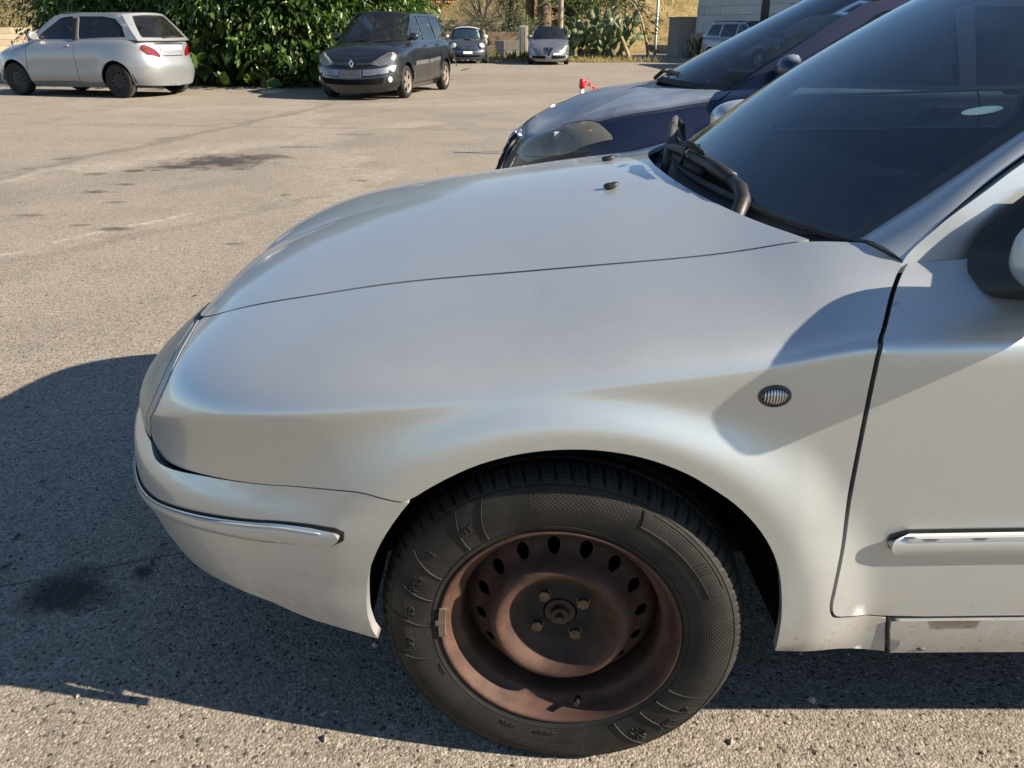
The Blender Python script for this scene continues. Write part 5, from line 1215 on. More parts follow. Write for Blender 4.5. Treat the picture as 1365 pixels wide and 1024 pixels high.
    for sg in [(-4.9, 7.2, -3.4, 15.5, .16, .30), (-1.9, 33.7, 4.1, 29.1, .07, .6), (-4.5, 15.0, 3.5, 20.5, .10, .22), (-1.3, 1.53, -.70, 1.74, .004, .8), (-7.5, 12.2, 1.0, 11.2, .2, .16), (-3.2, 4.2, -1.5, 6.6, .12, .16)]:  # the thin far segment is an overhead wire's shadow painted into the asphalt
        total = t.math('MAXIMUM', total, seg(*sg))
    lite = None
    for sg in [(-6.5, 5.2, -1.2, 12.5, .35, .5), (-3.4, 3.3, -5.6, 8.6, .14, .45), (-1.0, 5.6, -4.5, 17., .5, .4), (.6, 16., -7., 14.2, .6, .4), (-3.0, 5.0, -2.4, 5.9, .05, .8), (-3.7, 4.4, -3.0, 4.75, .04, .7)]:
        q = seg(*sg); lite = q if lite is None else t.math('MAXIMUM', lite, q)
    base = t.mix(t.math('MULTIPLY', lite, t.ramp(t.noise(c, 9, 5, .75), [(.4, 0.), (.65, 1.)])), base, (.44, .40, .335))
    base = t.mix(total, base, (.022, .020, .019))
    h = t.math('ADD', t.math('MULTIPLY', t.ramp(v1.outputs['Distance'], [(.0, 1.), (.75, 0.)]), 1.), t.math('MULTIPLY', t.ramp(v2.outputs['Distance'], [(.0, 1.), (.75, 0.)]), .5))
    h = t.math('ADD', h, t.math('MULTIPLY', s1.outputs[1], .8))
    h = t.math('ADD', h, t.math('MULTIPLY', fine, .6))
    nm = t.bump(h, .6, .0030)
    return t.done(t.bsdf(base, .86, 0., .25, normal=nm))
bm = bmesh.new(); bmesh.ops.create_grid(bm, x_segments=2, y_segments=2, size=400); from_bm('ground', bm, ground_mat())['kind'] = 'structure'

# loose chippings lying on the asphalt
rng = np.random.default_rng(5)
V, Fs = [], []
base_v = np.array([(1, 0, 0), (-1, 0, 0), (0, 1, 0), (0, -1, 0), (0, 0, 1), (0, 0, -1)], float); base_f = [(0, 2, 4), (2, 1, 4), (1, 3, 4), (3, 0, 4), (2, 0, 5), (1, 2, 5), (3, 1, 5), (0, 3, 5)]
for k in range(1500):
    y = .9 + rng.random()**2.2*9; x = (rng.random()*2 - 1)*(.75*y + .3)
    s = .0016 + .0034*rng.random()**3 + (.006 if rng.random() < .03 else 0); a = rng.random()*6.28; ca, sa = math.cos(a), math.sin(a)
    q = base_v*(s*(.7 + .6*rng.random(3)))*np.array([1, 1, .7]); q = np.stack([q[:, 0]*ca - q[:, 1]*sa + x, q[:, 0]*sa + q[:, 1]*ca + y, q[:, 2] + s*.4], 1)
    n = len(V); V += q.tolist(); Fs += [tuple(i + n for i in f) for f in base_f]
o = link('gravel', mesh_np('gravel', V, Fs, False), simple('chipping_stone', (.27, .24, .19), .8, 0, .6, 40)); o['kind'] = 'stuff'; o['label'] = 'loose stone chippings scattered over the asphalt'
V, Fs = [], []
for k in range(260):
    y = 1.5 + rng.random()**1.3*16; x = (rng.random()*2 - 1)*(.75*y + .3); s = .006 + .016*rng.random(); a = rng.random()*6.28
    pts = [(-1, -.25, 0), (0, -.4, .25), (1, 0, .1), (0, .4, .2)]; n = len(V)
    for px_, py_, pz_ in pts: V.append((x + s*(px_*math.cos(a) - py_*math.sin(a)), y + s*(px_*math.sin(a) + py_*math.cos(a)), .003 + s*pz_))
    Fs.append((n, n + 1, n + 2, n + 3))
o = link('leaf_litter', mesh_np('leaf_litter', V, Fs), simple('dead_leaf', (.045, .030, .018), .8, 0, .5, 3)); o['kind'] = 'stuff'; o['label'] = 'small dark dead leaves and bits on the asphalt'

# ---------------------------------------------------------------- foliage helpers
LEAF_V = np.array([(0, 0, 0), (.16, .34, .02), (0, .36, .0), (-.16, .34, .02), (.15, .70, -.03), (0, .72, -.06), (-.15, .70, -.03), (0, 1.05, -.16)])
LEAF_F = [(0, 1, 2), (0, 2, 3), (1, 4, 5, 2), (2, 5, 6, 3), (4, 7, 5), (5, 7, 6)]
PAD_F = LEAF_F
def leaf_cloud(P, D, size, wid=1., spread=.6, rng=rng, roll=1.2):
    """leaves at points P pointing along D (n,3)"""
    n = len(P); D = D + rng.normal(size=(n, 3))*spread; D /= np.linalg.norm(D, axis=1)[:, None] + 1e-9
    up = np.tile([0, 0, 1.], (n, 1)) + rng.normal(size=(n, 3))*roll*.5; X_ = np.cross(D, up); X_ /= np.linalg.norm(X_, axis=1)[:, None] + 1e-9; Z_ = np.cross(X_, D)
    s = size*(.65 + .7*rng.random(n))
    L = LEAF_V*np.array([wid, 1, 1])
    V = P[:, None, :] + s[:, None, None]*(L[None, :, 0:1]*X_[:, None] + L[None, :, 1:2]*D[:, None] + L[None, :, 2:3]*Z_[:, None])
    return V.reshape(-1, 3)
def leaf_mesh(name, V):
    n = len(V)//8; base = np.arange(n)*8
    me = bpy.data.meshes.new(name)
    tri = [f for f in LEAF_F]; Fs = []
    for f in LEAF_F: Fs += (base[:, None] + np.array(f)[None]).tolist()
    me.from_pydata(V.tolist(), [], Fs); me.update(); return me
def leaf_mat(name, c1, c2, rough=.35, transl=.25, scale=1.3):
    t = NT(name); g = t.n('ShaderNodeNewGeometry'); c = t.coord()
    rnd = g.outputs['Random Per Island']; n = t.noise(c, scale, 3)
    f = t.math('ADD', t.math('MULTIPLY', rnd, .6), t.math('MULTIPLY', n, .4))
    col = t.ramp(f, [(.2, c1), (.75, c2)])
    col = t.mix(t.ramp(rnd, [(.965, 0.), (.97, .8)]), col, (.16, .12, .03))
    b = t.bsdf(col, rough, 0, .5)
    tr = t.n('ShaderNodeBsdfTranslucent'); t.l(t.mix(1., col, (1.3, 1.5, .6), 'MULTIPLY'), tr.inputs[0])
    m = t.n('ShaderNodeMixShader'); m.inputs[0].default_value = transl; t.l(b, m.inputs[1]); t.l(tr.outputs[0], m.inputs[2])
    return t.done(m.outputs[0])
M['laurel'] = leaf_mat('glossy_leaf', (.018, .044, .010), (.085, .140, .030), .32, .26)
M['olive'] = leaf_mat('olive_leaf', (.10, .115, .065), (.21, .22, .13), .5, .2)
M['darkleaf'] = leaf_mat('dark_leaf', (.014, .030, .010), (.045, .075, .022), .45, .2)
M['pine'] = leaf_mat('pine_needle', (.06, .075, .025), (.15, .16, .06), .55, .2)
M['palm'] = leaf_mat('palm_leaf', (.045, .07, .018), (.13, .16, .05), .4, .25)
M['bark'] = simple('bark', (.13, .095, .065), .9, 0, .35, 14, .2, bump=.6)
M['palebark'] = simple('pale_bark', (.28, .23, .17), .9, 0, .3, 14, .2, bump=.5)
def trunk_obj(root, pts, rads, mat, name='trunk'):
    bm = bmesh.new(); tube(bm, pts, rads, 9); return from_bm(name, bm, mat, root, True)
def rand_dirs(n, rng=rng):
    d = rng.normal(size=(n, 3)); return d/np.linalg.norm(d, axis=1)[:, None]

# ---------------------------------------------------------------- the leafy hedge on the left: six big bushes
leaf_me = bpy.data.meshes.new('leaf'); leaf_me.from_pydata((LEAF_V*.145*np.array([1.05, 1, 1])).tolist(), [], LEAF_F); leaf_me.update(); leaf_me.materials.append(M['laurel'])
BUSH = [(-11.9, 25.2, 2.1, 4.4, 'leftmost glossy bush of the hedge, above the dark blue car'), (-9.5, 23.3, 2.0, 4.6, 'glossy green bush right behind the silver hatchback'), (-7.1, 21.9, 2.0, 4.4, 'big glossy bush just right of the silver hatchback tail'),
        (-5.2, 21.5, 1.75, 4.2, 'drooping glossy bush midway between the silver hatchback and the black people carrier'), (-4.15, 22.9, 1.85, 4.3, 'glossy bush behind the black people carrier'), (-4.15, 26.2, 1.6, 3.4, 'rounded right end bush of the hedge, over the roof of the people carrier')]
for bi, (bx, by, rad, ht, lab) in enumerate(BUSH):
    root = empty('laurel_bush', (bx, by, 0), 0, lab, 'bush', 'bushes of the leafy hedge')
    for k in range(4):
        a = rng.random()*6.28; trunk_obj(root, [(.3*math.cos(a), .3*math.sin(a), 0), (.5*math.cos(a), .5*math.sin(a), ht*.35), (.9*math.cos(a + .4), .9*math.sin(a + .4), ht*.7)], [.07, .055, .02], M['bark'])
    P, D = [], []
    nc = 165; dirs = rand_dirs(nc)
    cz = ht*.52
    for d in dirs:
        if d[2] < -.93: continue
        r = .80 + .25*rng.random(); bul = 1 + .13*math.sin(d[0]*5 + bi) + .1*math.sin(d[2]*7 + bi*2)
        c = np.array([d[0]*rad*r*bul, d[1]*rad*r*bul, cz + d[2]*ht*.50*r])
        if c[2] < .30: c[2] = .22 + rng.random()*.3
        m = 60; lp = c + rng.normal(size=(m, 3))*np.array([.26, .26, .24]); P.append(lp); D.append(np.tile(d*np.array([.9, .9, .3]) + np.array([0, 0, -.75]), (m, 1)))
    inner = rand_dirs(2600); rr = rng.random(2600)**.5*.84; ip = inner*np.array([rad, rad, ht*.5])*rr[:, None] + np.array([0, 0, cz]); low = np.stack([rng.normal(size=900)*rad*.42, rng.normal(size=900)*rad*.42, .12 + rng.random(900)*.9], 1); ip = np.vstack([ip[ip[:, 2] > .2], low])
    V = np.vstack([leaf_cloud(np.vstack(P), np.vstack(D), .145, 1.0, .55), leaf_cloud(ip, rand_dirs(len(ip)), .34, 1.6, .3)])
    fo = link('foliage', leaf_mesh('foliage', V), M['laurel'], root); fo['kind'] = 'stuff'
    # the outermost leaves towards the yard, one by one
    cand = np.vstack(P); dd = np.vstack(D); keep = np.where(cand[:, 1] < -rad*.72)[0]; rng.shuffle(keep)
    for q in keep[:110]:
        d = Vector(dd[q] + rng.normal(size=3)*.4).normalized(); l = bpy.data.objects.new('leaf', leaf_me); COL.objects.link(l); l.parent = root
        l.location = cand[q] + np.array([0, -.12, 0]); l.rotation_euler = d.to_track_quat('Y', 'Z').to_euler(); s_ = .8 + .6*rng.random(); l.scale = (s_, s_, s_)
# sprig and a flat lid lying at the foot of the hedge
bm = bmesh.new(); bmesh.ops.create_cone(bm, cap_ends=True, segments=20, radius1=.30, radius2=.28, depth=.05, matrix=Matrix.Translation((-5.35, 18.7, .025))); tag(from_bm('flat_stone', bm, simple('pale_stone', (.30, .27, .22), .85, 0, .2, 8, .2, bump=.3)), 'flat pale stone slab lying at the foot of the hedge', 'stone')

# ---------------------------------------------------------------- wall and pine at the far left
def block_wall(name, label, a, b, h, th, mat, bl, bh, cat='wall', z0=0., capmat=None, jit=.006, group=None, backing=None):
    """coursed wall from a to b (plan points): backing plus single blocks standing a few mm proud"""
    a = np.array(a, float); b = np.array(b, float); L = np.hypot(*(b - a)); ang = math.atan2(b[1] - a[1], b[0] - a[0])
    root = empty(name, (a[0], a[1], z0), ang, label, cat, group)
    bm = bmesh.new(); box(bm, (L/2, th/2 + .03, h/2), (L, th, h)); from_bm('backing', bm, backing or M['mortar'], root)
    ncol = max(1, int(round(L/bl))); nrow = max(1, int(round(h/bh))); bl = L/ncol; bh = h/nrow
    def bmesh_block(w):
        bm = bmesh.new(); box(bm, (0, 0, 0), (w - .012, .07, bh - .012), 0, .006); me = bpy.data.meshes.new('block'); bm.to_mesh(me); bm.free(); me.materials.append(mat); return me
    full, half = bmesh_block(bl), bmesh_block(bl/2)
    for r in range(nrow):
        off = (r % 2)*.5; x = 0.
        cells = [(i*bl, bl) for i in range(ncol)] if not off else [(0, bl/2)] + [(bl/2 + i*bl, bl) for i in range(ncol - 1)] + [(L - bl/2, bl/2)]
        for x0, w in cells:
            o = bpy.data.objects.new('block', full if w == bl else half); COL.objects.link(o); o.parent = root; o.location = (x0 + w/2, .0 + rng.normal()*jit, (r + .5)*bh)
    if capmat:
        bm = bmesh.new(); box(bm, (L/2, th/2, h + .04), (L + .04, th + .14, .08)); from_bm('coping', bm, capmat, root)
    return root
M['mortar'] = simple('mortar', (.30, .28, .25), .9, 0, .15, 6)
M['sandblock'] = simple('sandy_block', (.46, .37, .25), .9, 0, .22, 2.5, .2, bump=.2)
def stained(name, c1, c2, sc=.8):
    t = NT(name); c = t.coord('Generated') if 0 else t.coord(); g = t.n('ShaderNodeObjectInfo')
    n = t.noise(c, sc*3, 5, .65); n2 = t.noise(t.mapping(c, (6, 6, 1)), sc*2, 4, .6)
    f = t.math('ADD', t.math('MULTIPLY', g.outputs['Random'], .45), t.math('ADD', t.math('MULTIPLY', n, .35), t.math('MULTIPLY', n2, .3)))
    return t.done(t.bsdf(t.ramp(f, [(.25, c1), (.8, c2)]), .9, 0, .2, normal=t.bump(t.noise(c, 40, 3), .25, .01)))
M['greyblock'] = stained('grey_block', (.42, .41, .39), (.54, .53, .505))
M['sandblock'] = stained('sandy_block', (.38, .30, .20), (.52, .43, .30))
M['concrete'] = stained('weathered_concrete', (.16, .145, .12), (.36, .33, .28))
M['brownrender'] = stained('brown_render', (.20, .15, .10), (.36, .28, .19))
block_wall('boundary_wall', 'low sunlit sandy block wall far left, beyond the silver hatchback', (-34, 43), (-19.5, 46), 1.45, .3, M['sandblock'], .62, .29)
def tree(name, label, loc, cat, trunk_pts, trunk_r, clumps, mat, leaf, wid, nleaf, droop=-.3, barkm=None, spread=.8, limbs=True, group=None):
    root = empty(name, (*loc, 0) if len(loc) == 2 else loc, 0, label, cat, group)
    trunk_obj(root, trunk_pts, trunk_r, barkm or M['bark'])
    P, D = [], []
    for (cx, cy, cz, r) in clumps:
        d = rand_dirs(nleaf); P.append(np.array([cx, cy, cz]) + d*r*(rng.random(nleaf)**.45)[:, None]*np.array([1, 1, .8])); D.append(d + np.array([0, 0, droop]))
        if limbs: trunk_obj(root, [trunk_pts[-1], ((cx + trunk_pts[-1][0])/2, (cy + trunk_pts[-1][1])/2, (cz + trunk_pts[-1][2])/2 + .05), (cx, cy, cz)], [trunk_r[-1]*.8, trunk_r[-1]*.5, .012], barkm or M['bark'], 'limb')
    cr = link('crown', leaf_mesh('crown', leaf_cloud(np.vstack(P), np.vstack(D), leaf, wid, spread)), mat, root); return root
def clumps(n, R_, z0, z1, r, seed):
    g = np.random.default_rng(seed); out = []
    for i in range(n):
        a = g.random()*6.28; q = R_*g.random()**.6; z = z0 + (z1 - z0)*g.random(); k = 1 - .5*abs((z - (z0 + z1)/2)/((z1 - z0)/2 + .01))**2
        out.append((q*k*math.cos(a), q*k*math.sin(a), z, r*(.7 + .6*g.random())))
    return out
tree('pine_tree', 'tall yellow green pine beyond the sandy wall, nearest the hedge', (-27.5, 52), 'tree', [(0, 0, 0), (.1, 0, 1.5), (0, .1, 3.)], [.22, .18, .12], clumps(38, 2.9, 1.4, 6.0, .75, 1), M['pine'], .26, .5, 150, -.1)
tree('pine_tree', 'yellow green pine beyond the sandy wall at the left edge', (-33.5, 54), 'tree', [(0, 0, 0), (.1, 0, 1.5), (0, .1, 3.)], [.22, .18, .12], clumps(38, 3.1, 1.2, 6.0, .8, 2), M['pine'], .26, .5, 150, -.1)
tree('pine_tree', 'broad dull green pine behind the two nearer pines at the far left', (-29.5, 62), 'tree', [(0, 0, 0), (.1, 0, 1.5), (0, .1, 3.)], [.25, .2, .12], clumps(44, 5, 1.0, 7.0, 1.0, 3), M['pine'], .30, .5, 140, -.1)

# ---------------------------------------------------------------- behind the small car: old walls, terrace, house
def hillmat():
    t = NT('dry_hillside'); c = t.coord(); n = t.noise(c, .35, 6, .65); n2 = t.noise(c, 3.5, 5, .7)
    col = t.ramp(n, [(.30, (.11, .105, .04)), (.46, (.24, .18, .085)), (.7, (.34, .26, .13))]); col = t.mix(1., col, t.ramp(n2, [(.25, (.6, .6, .6)), (.75, (1.25, 1.22, 1.15))]), 'MULTIPLY')
    return t.done(t.bsdf(col, .95, 0, .1, normal=t.bump(n2, .6, .15)))
M['hill'] = hillmat()
def hillz(x, y):
    x = np.asarray(x, float); y = np.asarray(y, float)
    front = 52 + 4*np.sin(x*.06) + np.clip((4.0 - x)*1.2, 0, 14); d = np.clip(y - front, 0, 400)
    return -.03 + (1 - np.exp(-d/55))*16*(1 + .18*np.sin(x*.05 + 1)) + .5*np.sin(x*.21)*np.sin(y*.13)*np.clip(d/20, 0, 1)
grid_fn('hillside', lambda u, v: np.stack([u, v, hillz(u, v)], -1), 90, 70, M['hill'], None, False, (-150, 150), (47, 230))['kind'] = 'structure'
M['drygrass'] = leaf_mat('dry_grass', (.24, .18, .08), (.42, .33, .17), .8, .3, 3)
def grass(name, label, pts, h, wid, mat, lean=.5):
    P = np.array(pts); D = np.tile([0, 0, 1.], (len(P), 1)); V = leaf_cloud(P, D, h, wid, lean)
    o = link(name, leaf_mesh(name, V), mat); o['kind'] = 'stuff'; o['label'] = label; return o
n = 5200; gx_ = rng.random(n)*70 - 20; gy_ = 53 + rng.random(n)**1.3*45; k = hillz(gx_, gy_) > .05
grass('dry_grass', 'tall dry grass growing all over the hillside', np.stack([gx_, gy_, hillz(gx_, gy_)], 1)[k], .6, .35, M['drygrass'])
n = 900; gx_ = np.concatenate([rng.random(n)*7.4 - 3.2]); gy_ = 37.6 + rng.random(n)*1.6
gk = (gx_ > -1.0) | (gx_ < -2.8); grass('dry_grass', 'strip of dry grass and weeds along the foot of the old wall', np.stack([gx_, gy_, 0*gx_], 1)[gk], .24, .4, M['drygrass'])
n = 260; gx_ = -2.6 + rng.random(n)*4.; gy_ = 38.6 + rng.random(n)*.6; grass('weeds', 'green weeds between the parked small car and the old wall', np.stack([gx_, gy_, 0*gx_], 1), .42, .55, M['palm'])
block_wall('stone_wall', 'low grey weathered wall between the small two tone car and the prickly pear', (-.8, 41.0), (3.0, 41.2), .85, .3, M['concrete'], .95, .42, backing=M['concrete'])
block_wall('terrace_wall', 'long brown terrace wall with a ledge behind the small two tone car', (-7.5, 46.5), (1.6, 46.5), 1.25, .4, M['brownrender'], 1.5, .62, backing=M['brownrender'])
block_wall('terrace_wall', 'upper brown terrace wall below the pink house', (-8.5, 52.5), (3.0, 52.5), 1.9, .4, M['brownrender'], 1.6, .63, backing=M['brownrender'])
bm = bmesh.new(); box(bm, (.55, 40.6, .75), (.42, .22, 1.5), 0, .02); box(bm, (.46, 40.48, .75), (.02, .02, 1.45)); box(bm, (.55, 40.48, .75), (.02, .02, 1.45)); box(bm, (.64, 40.48, .75), (.02, .02, 1.45)); tag(from_bm('gate_post', bm, simple('pale_concrete', (.42, .37, .29), .9, 0, .15, 4)), 'pale ribbed concrete gate post standing behind the grey wall', 'post')
# pink house
house = empty('pink_house', (-7.2, 74, 1.1), 0, 'pink house with a red tiled roof and dark windows behind the terrace walls', 'house')
M['pink'] = simple('pink_render', (.42, .22, .19), .9, 0, .15, 1.2); M['tile'] = simple('clay_tile', (.36, .15, .085), .85, 0, .35, 3)
bm = bmesh.new(); box(bm, (2.6, 2, 1.1), (5.6, 4, 2.2)); box(bm, (2.6, 2.15, 2.8), (5.55, 3.6, 1.4)); from_bm('wall', bm, M['pink'], house)
bm = bmesh.new(); box(bm, (2.6, -.25, 2.22), (5.9, .9, .10)); from_bm('balcony_slab', bm, simple('red_slab', (.30, .09, .07), .8), house)
tm_ = bmesh.new(); tube(tm_, [(0, -.5, 0), (0, .0, .14)], .08, 6); tme = bpy.data.meshes.new('roof_tile'); tm_.to_mesh(tme); tm_.free(); tme.materials.append(M['tile'])
for k in range(28):
    o = bpy.data.objects.new('roof_tile', tme); COL.objects.link(o); o.parent = house; o.location = (-.25 + k*.205, -.2, 2.33)
bm = bmesh.new(); box(bm, (2.6, 1.9, 3.7), (6.2, 4.6, .16)); from_bm('roof', bm, M['tile'], house)
for wx, ww, wz, wh, mm in ((1.9, 1.5, 1.15, 1.05, 'dark'), (4.05, .85, 1.1, 1.0, 'shut'), (2.0, 1.0, 3.0, .8, 'dark'), (4.2, .8, 3.0, .8, 'dark')):
    bm = bmesh.new(); box(bm, (wx, .02 if wz < 2 else .38, wz), (ww + .16, .14, wh + .16)); fr = from_bm('window', bm, simple('window_frame_pale', (.45, .42, .38), .7), house)
    bm = bmesh.new(); box(bm, (wx, -.06 if wz < 2 else .30, wz), (ww, .02, wh)); from_bm('pane', bm, M['dark'] if mm == 'dark' else simple('grey_shutter', (.30, .28, .27), .7), fr)
    if mm == 'dark':
        bm = bmesh.new(); box(bm, (wx, -.08 if wz < 2 else .28, wz), (.05, .02, wh)); from_bm('mullion', bm, simple('frame_grey', (.4, .38, .36), .7), fr)
# trees round the house
tree('olive_tree', 'pale olive tree with a wide thin crown behind the small two tone car', (-1.55, 44.0), 'tree', [(0, 0, 0), (.15, 0, .8), (.05, .1, 1.5)], [.16, .13, .09], clumps(24, 1.45, 1.2, 3.6, .50, 4), M['olive'], .13, .55, 110, 0, M['palebark'], 1.0)
tree('olive_tree', 'smaller pale olive bush to the left of the thick palm trunks', (.75, 45.2), 'tree', [(0, 0, 0), (.1, 0, .7), (.05, .1, 1.1)], [.12, .1, .07], clumps(14, .75, 1.0, 2.2, .40, 5), M['olive'], .12, .55, 100, 0, M['palebark'], 1.0)
tree('cypress_tree', 'dark green tree rising between the two olives', (-.05, 50), 'tree', [(0, 0, 0), (0, 0, 2.), (0, 0, 3.)], [.15, .12, .08], clumps(22, .85, 1.2, 6, .6, 6), M['darkleaf'], .18, .8, 120, -.2)
tree('dark_tree', 'dense dark tree behind the palm trunks and the prickly pear', (3.6, 52), 'tree', [(0, 0, 0), (0, 0, 1.2), (0, 0, 2.)], [.3, .25, .2], clumps(36, 2.3, 1.0, 6, .9, 7), M['darkleaf'], .26, .9, 120, -.2)
tree('dark_tree', 'dark green tree at the left of the pink house, above the hedge end', (-9.5, 60), 'tree', [(0, 0, 0), (0, 0, 1.2), (0, 0, 2.)], [.3, .25, .2], clumps(26, 2.2, 1.5, 6, 1.0, 8), M['darkleaf'], .26, .9, 110, -.2)
def palm(x, y, h, r, label, seed, fronds=True, lean=0.):
    root = empty('palm_tree', (x, y, 0), 0, label, 'palm tree', 'palms behind the prickly pear'); g = np.random.default_rng(seed)
    pts = [(lean*t*t, 0, h*t) for t in np.linspace(0, 1, 14)]; trunk_obj(root, pts, [r*(1.15 - .25*t + (.06 if i % 2 else 0)) for i, t in enumerate(np.linspace(0, 1, 14))], M['bark'] if r > .2 else M['palebark'])
    for k in range(16):
        a = k*6.28/16 + g.random()*.3; e = .9 - 1.5*g.random(); L = 1.7 + .6*g.random(); pts = []
        for t in np.linspace(0, 1, 9): pts.append(np.array([lean + math.cos(a)*L*t*math.cos(e), math.sin(a)*L*t*math.cos(e), h + L*t*math.sin(e) - 1.1*t*t*L*.6]))
        P = np.repeat(np.array(pts[1:]), 8, 0) + g.normal(size=(64, 3))*.05; side = np.array([-math.sin(a), math.cos(a), 0]); D = np.tile(np.array([side, -side]), (32, 1)) + np.array([math.cos(a)*.5, math.sin(a)*.5, -.35])
        link('frond', leaf_mesh('frond', leaf_cloud(P, D, .5, .25, .15, g)), M['palm'], root)
palm(1.75, 47.0, 4.6, .36, 'thickest brown palm trunk, left of the dark gap behind the prickly pear', 1)
palm(1.0, 47.6, 4.9, .26, 'brown palm trunk immediately left of the thickest one', 2)
palm(2.45, 43.5, 4.8, .13, 'thin pale palm trunk above the left end of the prickly pear', 3)
palm(5.0, 44.5, 3.0, .18, 'short palm with drooping fronds over the middle of the prickly pear', 4, lean=.4)
# ---------------------------------------------------------------- prickly pear
M['pad'] = simple('cactus_pad', (.085, .115, .045), .55, 0, .35, 5, .4, .1); M['pad_dry'] = simple('dry_cactus', (.25, .20, .12), .85, 0, .3, 6)
def pad_mesh():
    bm = bmesh.new(); v = ellipsoid(bm, (0, 0, .5), (.30, .055, .5), 12, 8)
    for q in v:
        q.co.x *= .72 + .5*min(1, q.co.z); q.co.y += .05*math.sin(q.co.z*3)
    me = bpy.data.meshes.new('pad'); bm.to_mesh(me); bm.free(); me.shade_smooth(); me.materials.append(M['pad']); return me
pad_me = pad_mesh()
cact = empty('prickly_pear', (4.0, 38.9, 0), 0, 'big prickly pear cactus clump at the corner by the road', 'cactus'); g = np.random.default_rng(11)
npad = 0
stems = [(x, y) for x in np.linspace(-1.75, 1.75, 12) for y in (-.5, .15, .8)]
def grow(p, dr, s, depth):
    global npad
    if npad >= 290: return
    o = bpy.data.objects.new('pad', pad_me); COL.objects.link(o); o.parent = cact; npad += 1
    d = Vector(dr).normalized(); o.location = p; q = d.to_track_quat('Z', 'Y'); e = q.to_matrix() @ Matrix.Rotation(g.random()*3.14, 3, 'Z'); o.rotation_euler = e.to_euler(); o.scale = (s, s, s)
    tip = Vector(p) + d*s*.92
    if depth > 0:
        for _ in range(1 + (g.random() < .62)):
            grow(tuple(tip + Vector(g.normal(size=3))*.04), (d.x*.55 + g.normal()*.55, d.y*.55 + g.normal()*.45, d.z*.6 + .45 + g.normal()*.2), s*(.88 + .12*g.random()), depth - 1)
for i, (x, y) in enumerate(stems):
    top = 2 + (1 if abs(x) < 1.45 and x > -1.2 else 0) + (1 if -.4 < x < 1.3 and y > 0 else 0)
    grow((x + g.normal()*.12, y + g.normal()*.12, .02), (g.normal()*.35, g.normal()*.25 - .1, 1), .46 + .1*g.random(), top)
bm = bmesh.new(); tube(bm, [(1.35, -.9, 0), (1.0, -.7, .8), (.7, -.5, 1.5)], [.10, .08, .05], 7); tube(bm, [(.2, -.8, 1.2), (.55, -.75, 1.75), (.75, -.6, 1.9)], [.03, .05, .02], 6); from_bm('dry_stem', bm, M['pad_dry'], cact, True)
o_ = tag(empty('dead_branch', (6.15, 39.6, 0)), 'long dead pale branch leaning over the right side of the prickly pear', 'branch'); trunk_obj(o_, [(.25, 0, .05), (.05, 0, 1.0), (-.25, 0, 1.9), (-.6, 0, 2.4), (-1.1, 0, 2.8)], [.07, .06, .05, .03, .015], M['palebark'], 'stem'); trunk_obj(o_, [(-.25, 0, 1.9), (-.1, 0, 2.3), (.15, 0, 2.6)], [.035, .02, .01], M['palebark'], 'twig')
n = 420; gx_ = 2.2 + rng.random(n)*4.3; gy_ = 37.2 + rng.random(n)*1.0; grass('dry_grass', 'dry grass and fallen stalks at the foot of the prickly pear', np.stack([gx_, gy_, 0*gx_], 1), .24, .4, M['drygrass'])
# ---------------------------------------------------------------- road edge, lamp post, block building on the right
block_wall('roadside_wall', 'low grey kerb wall curving along the lane in front of the dry hillside', (10.3, 52.0), (8.35, 58.5), .5, .3, M['concrete'], .9, .25, backing=M['concrete'])
block_wall('roadside_wall', 'far end of the low lane wall beside the prickly pear', (8.3, 58.7), (9.2, 70), .5, .3, M['concrete'], 1.1, .25, backing=M['concrete'])
bm = bmesh.new(); tube(bm, [(0, 0, 0), (0, 0, .9), (0, 0, 6.5)], [.10, .085, .06], 10); lp = tag(empty('lamp_post', (8.45, 50.2, 0)), 'slim pale lamp post standing at the bend of the lane', 'lamp post'); from_bm('pole', bm, simple('galvanised', (.50, .50, .48), .5, .4, .1, 8), lp, True)
bm = bmesh.new(); tube(bm, [(0, 0, 6.45), (-.6, -.2, 6.7), (-1.3, -.4, 6.75)], .04, 8); box(bm, (-1.55, -.45, 6.74), (.6, .22, .12), .3, .03); from_bm('lamp_arm', bm, simple('galvanised_arm', (.45, .45, .44), .5, .4), lp)
for x, y, h in ((6.6, 57, 6.), (7.9, 60, 6.)):
    bm = bmesh.new(); tube(bm, [(0, 0, 0), (0, 0, h)], [.12, .08], 8); pr = tag(empty('utility_pole', (x, y, 0)), 'grey timber utility pole left of the lamp post' if x < 7 else 'utility pole just left of the slim lamp post on the hillside', 'pole'); from_bm('pole', bm, M['palebark'], pr, True)
    bm = bmesh.new(); box(bm, (0, 0, h - .4), (1.2, .1, .1)); from_bm('crossarm', bm, M['palebark'], pr)
for k, (x, y, r) in enumerate(((11.5, 66, 1.2), (13.8, 74, 1.6), (9.8, 82, 1.5), (16, 92, 2.0))):
    z = float(hillz(x, y)); root = empty('shrub', (x, y, z), 0, ['grey green shrub low on the dry hillside behind the lamp post', 'round shrub on the dry hillside, above the concrete wall end', 'shrub higher up the hillside behind the prickly pear', 'farthest large shrub near the top of the dry hillside'][k], 'shrub', 'shrubs on the dry hillside')
    d = rand_dirs(900); link('foliage', leaf_mesh('foliage', leaf_cloud(d*r*(rng.random(900)**.4)[:, None]*np.array([1, 1, .7]) + np.array([0, 0, r*.5]), d, .28, .6, .6)), M['olive'] if k % 2 else M['pine'], root)
bld = block_wall('block_building', 'grey concrete block building at the right edge of the lane', (9.5, 44.2), (16.2, 33.0), 4.4, 1.2, M['greyblock'], 1.05, .40, 'building', backing=M['greyblock'])
L = math.hypot(6.7, 11.2)
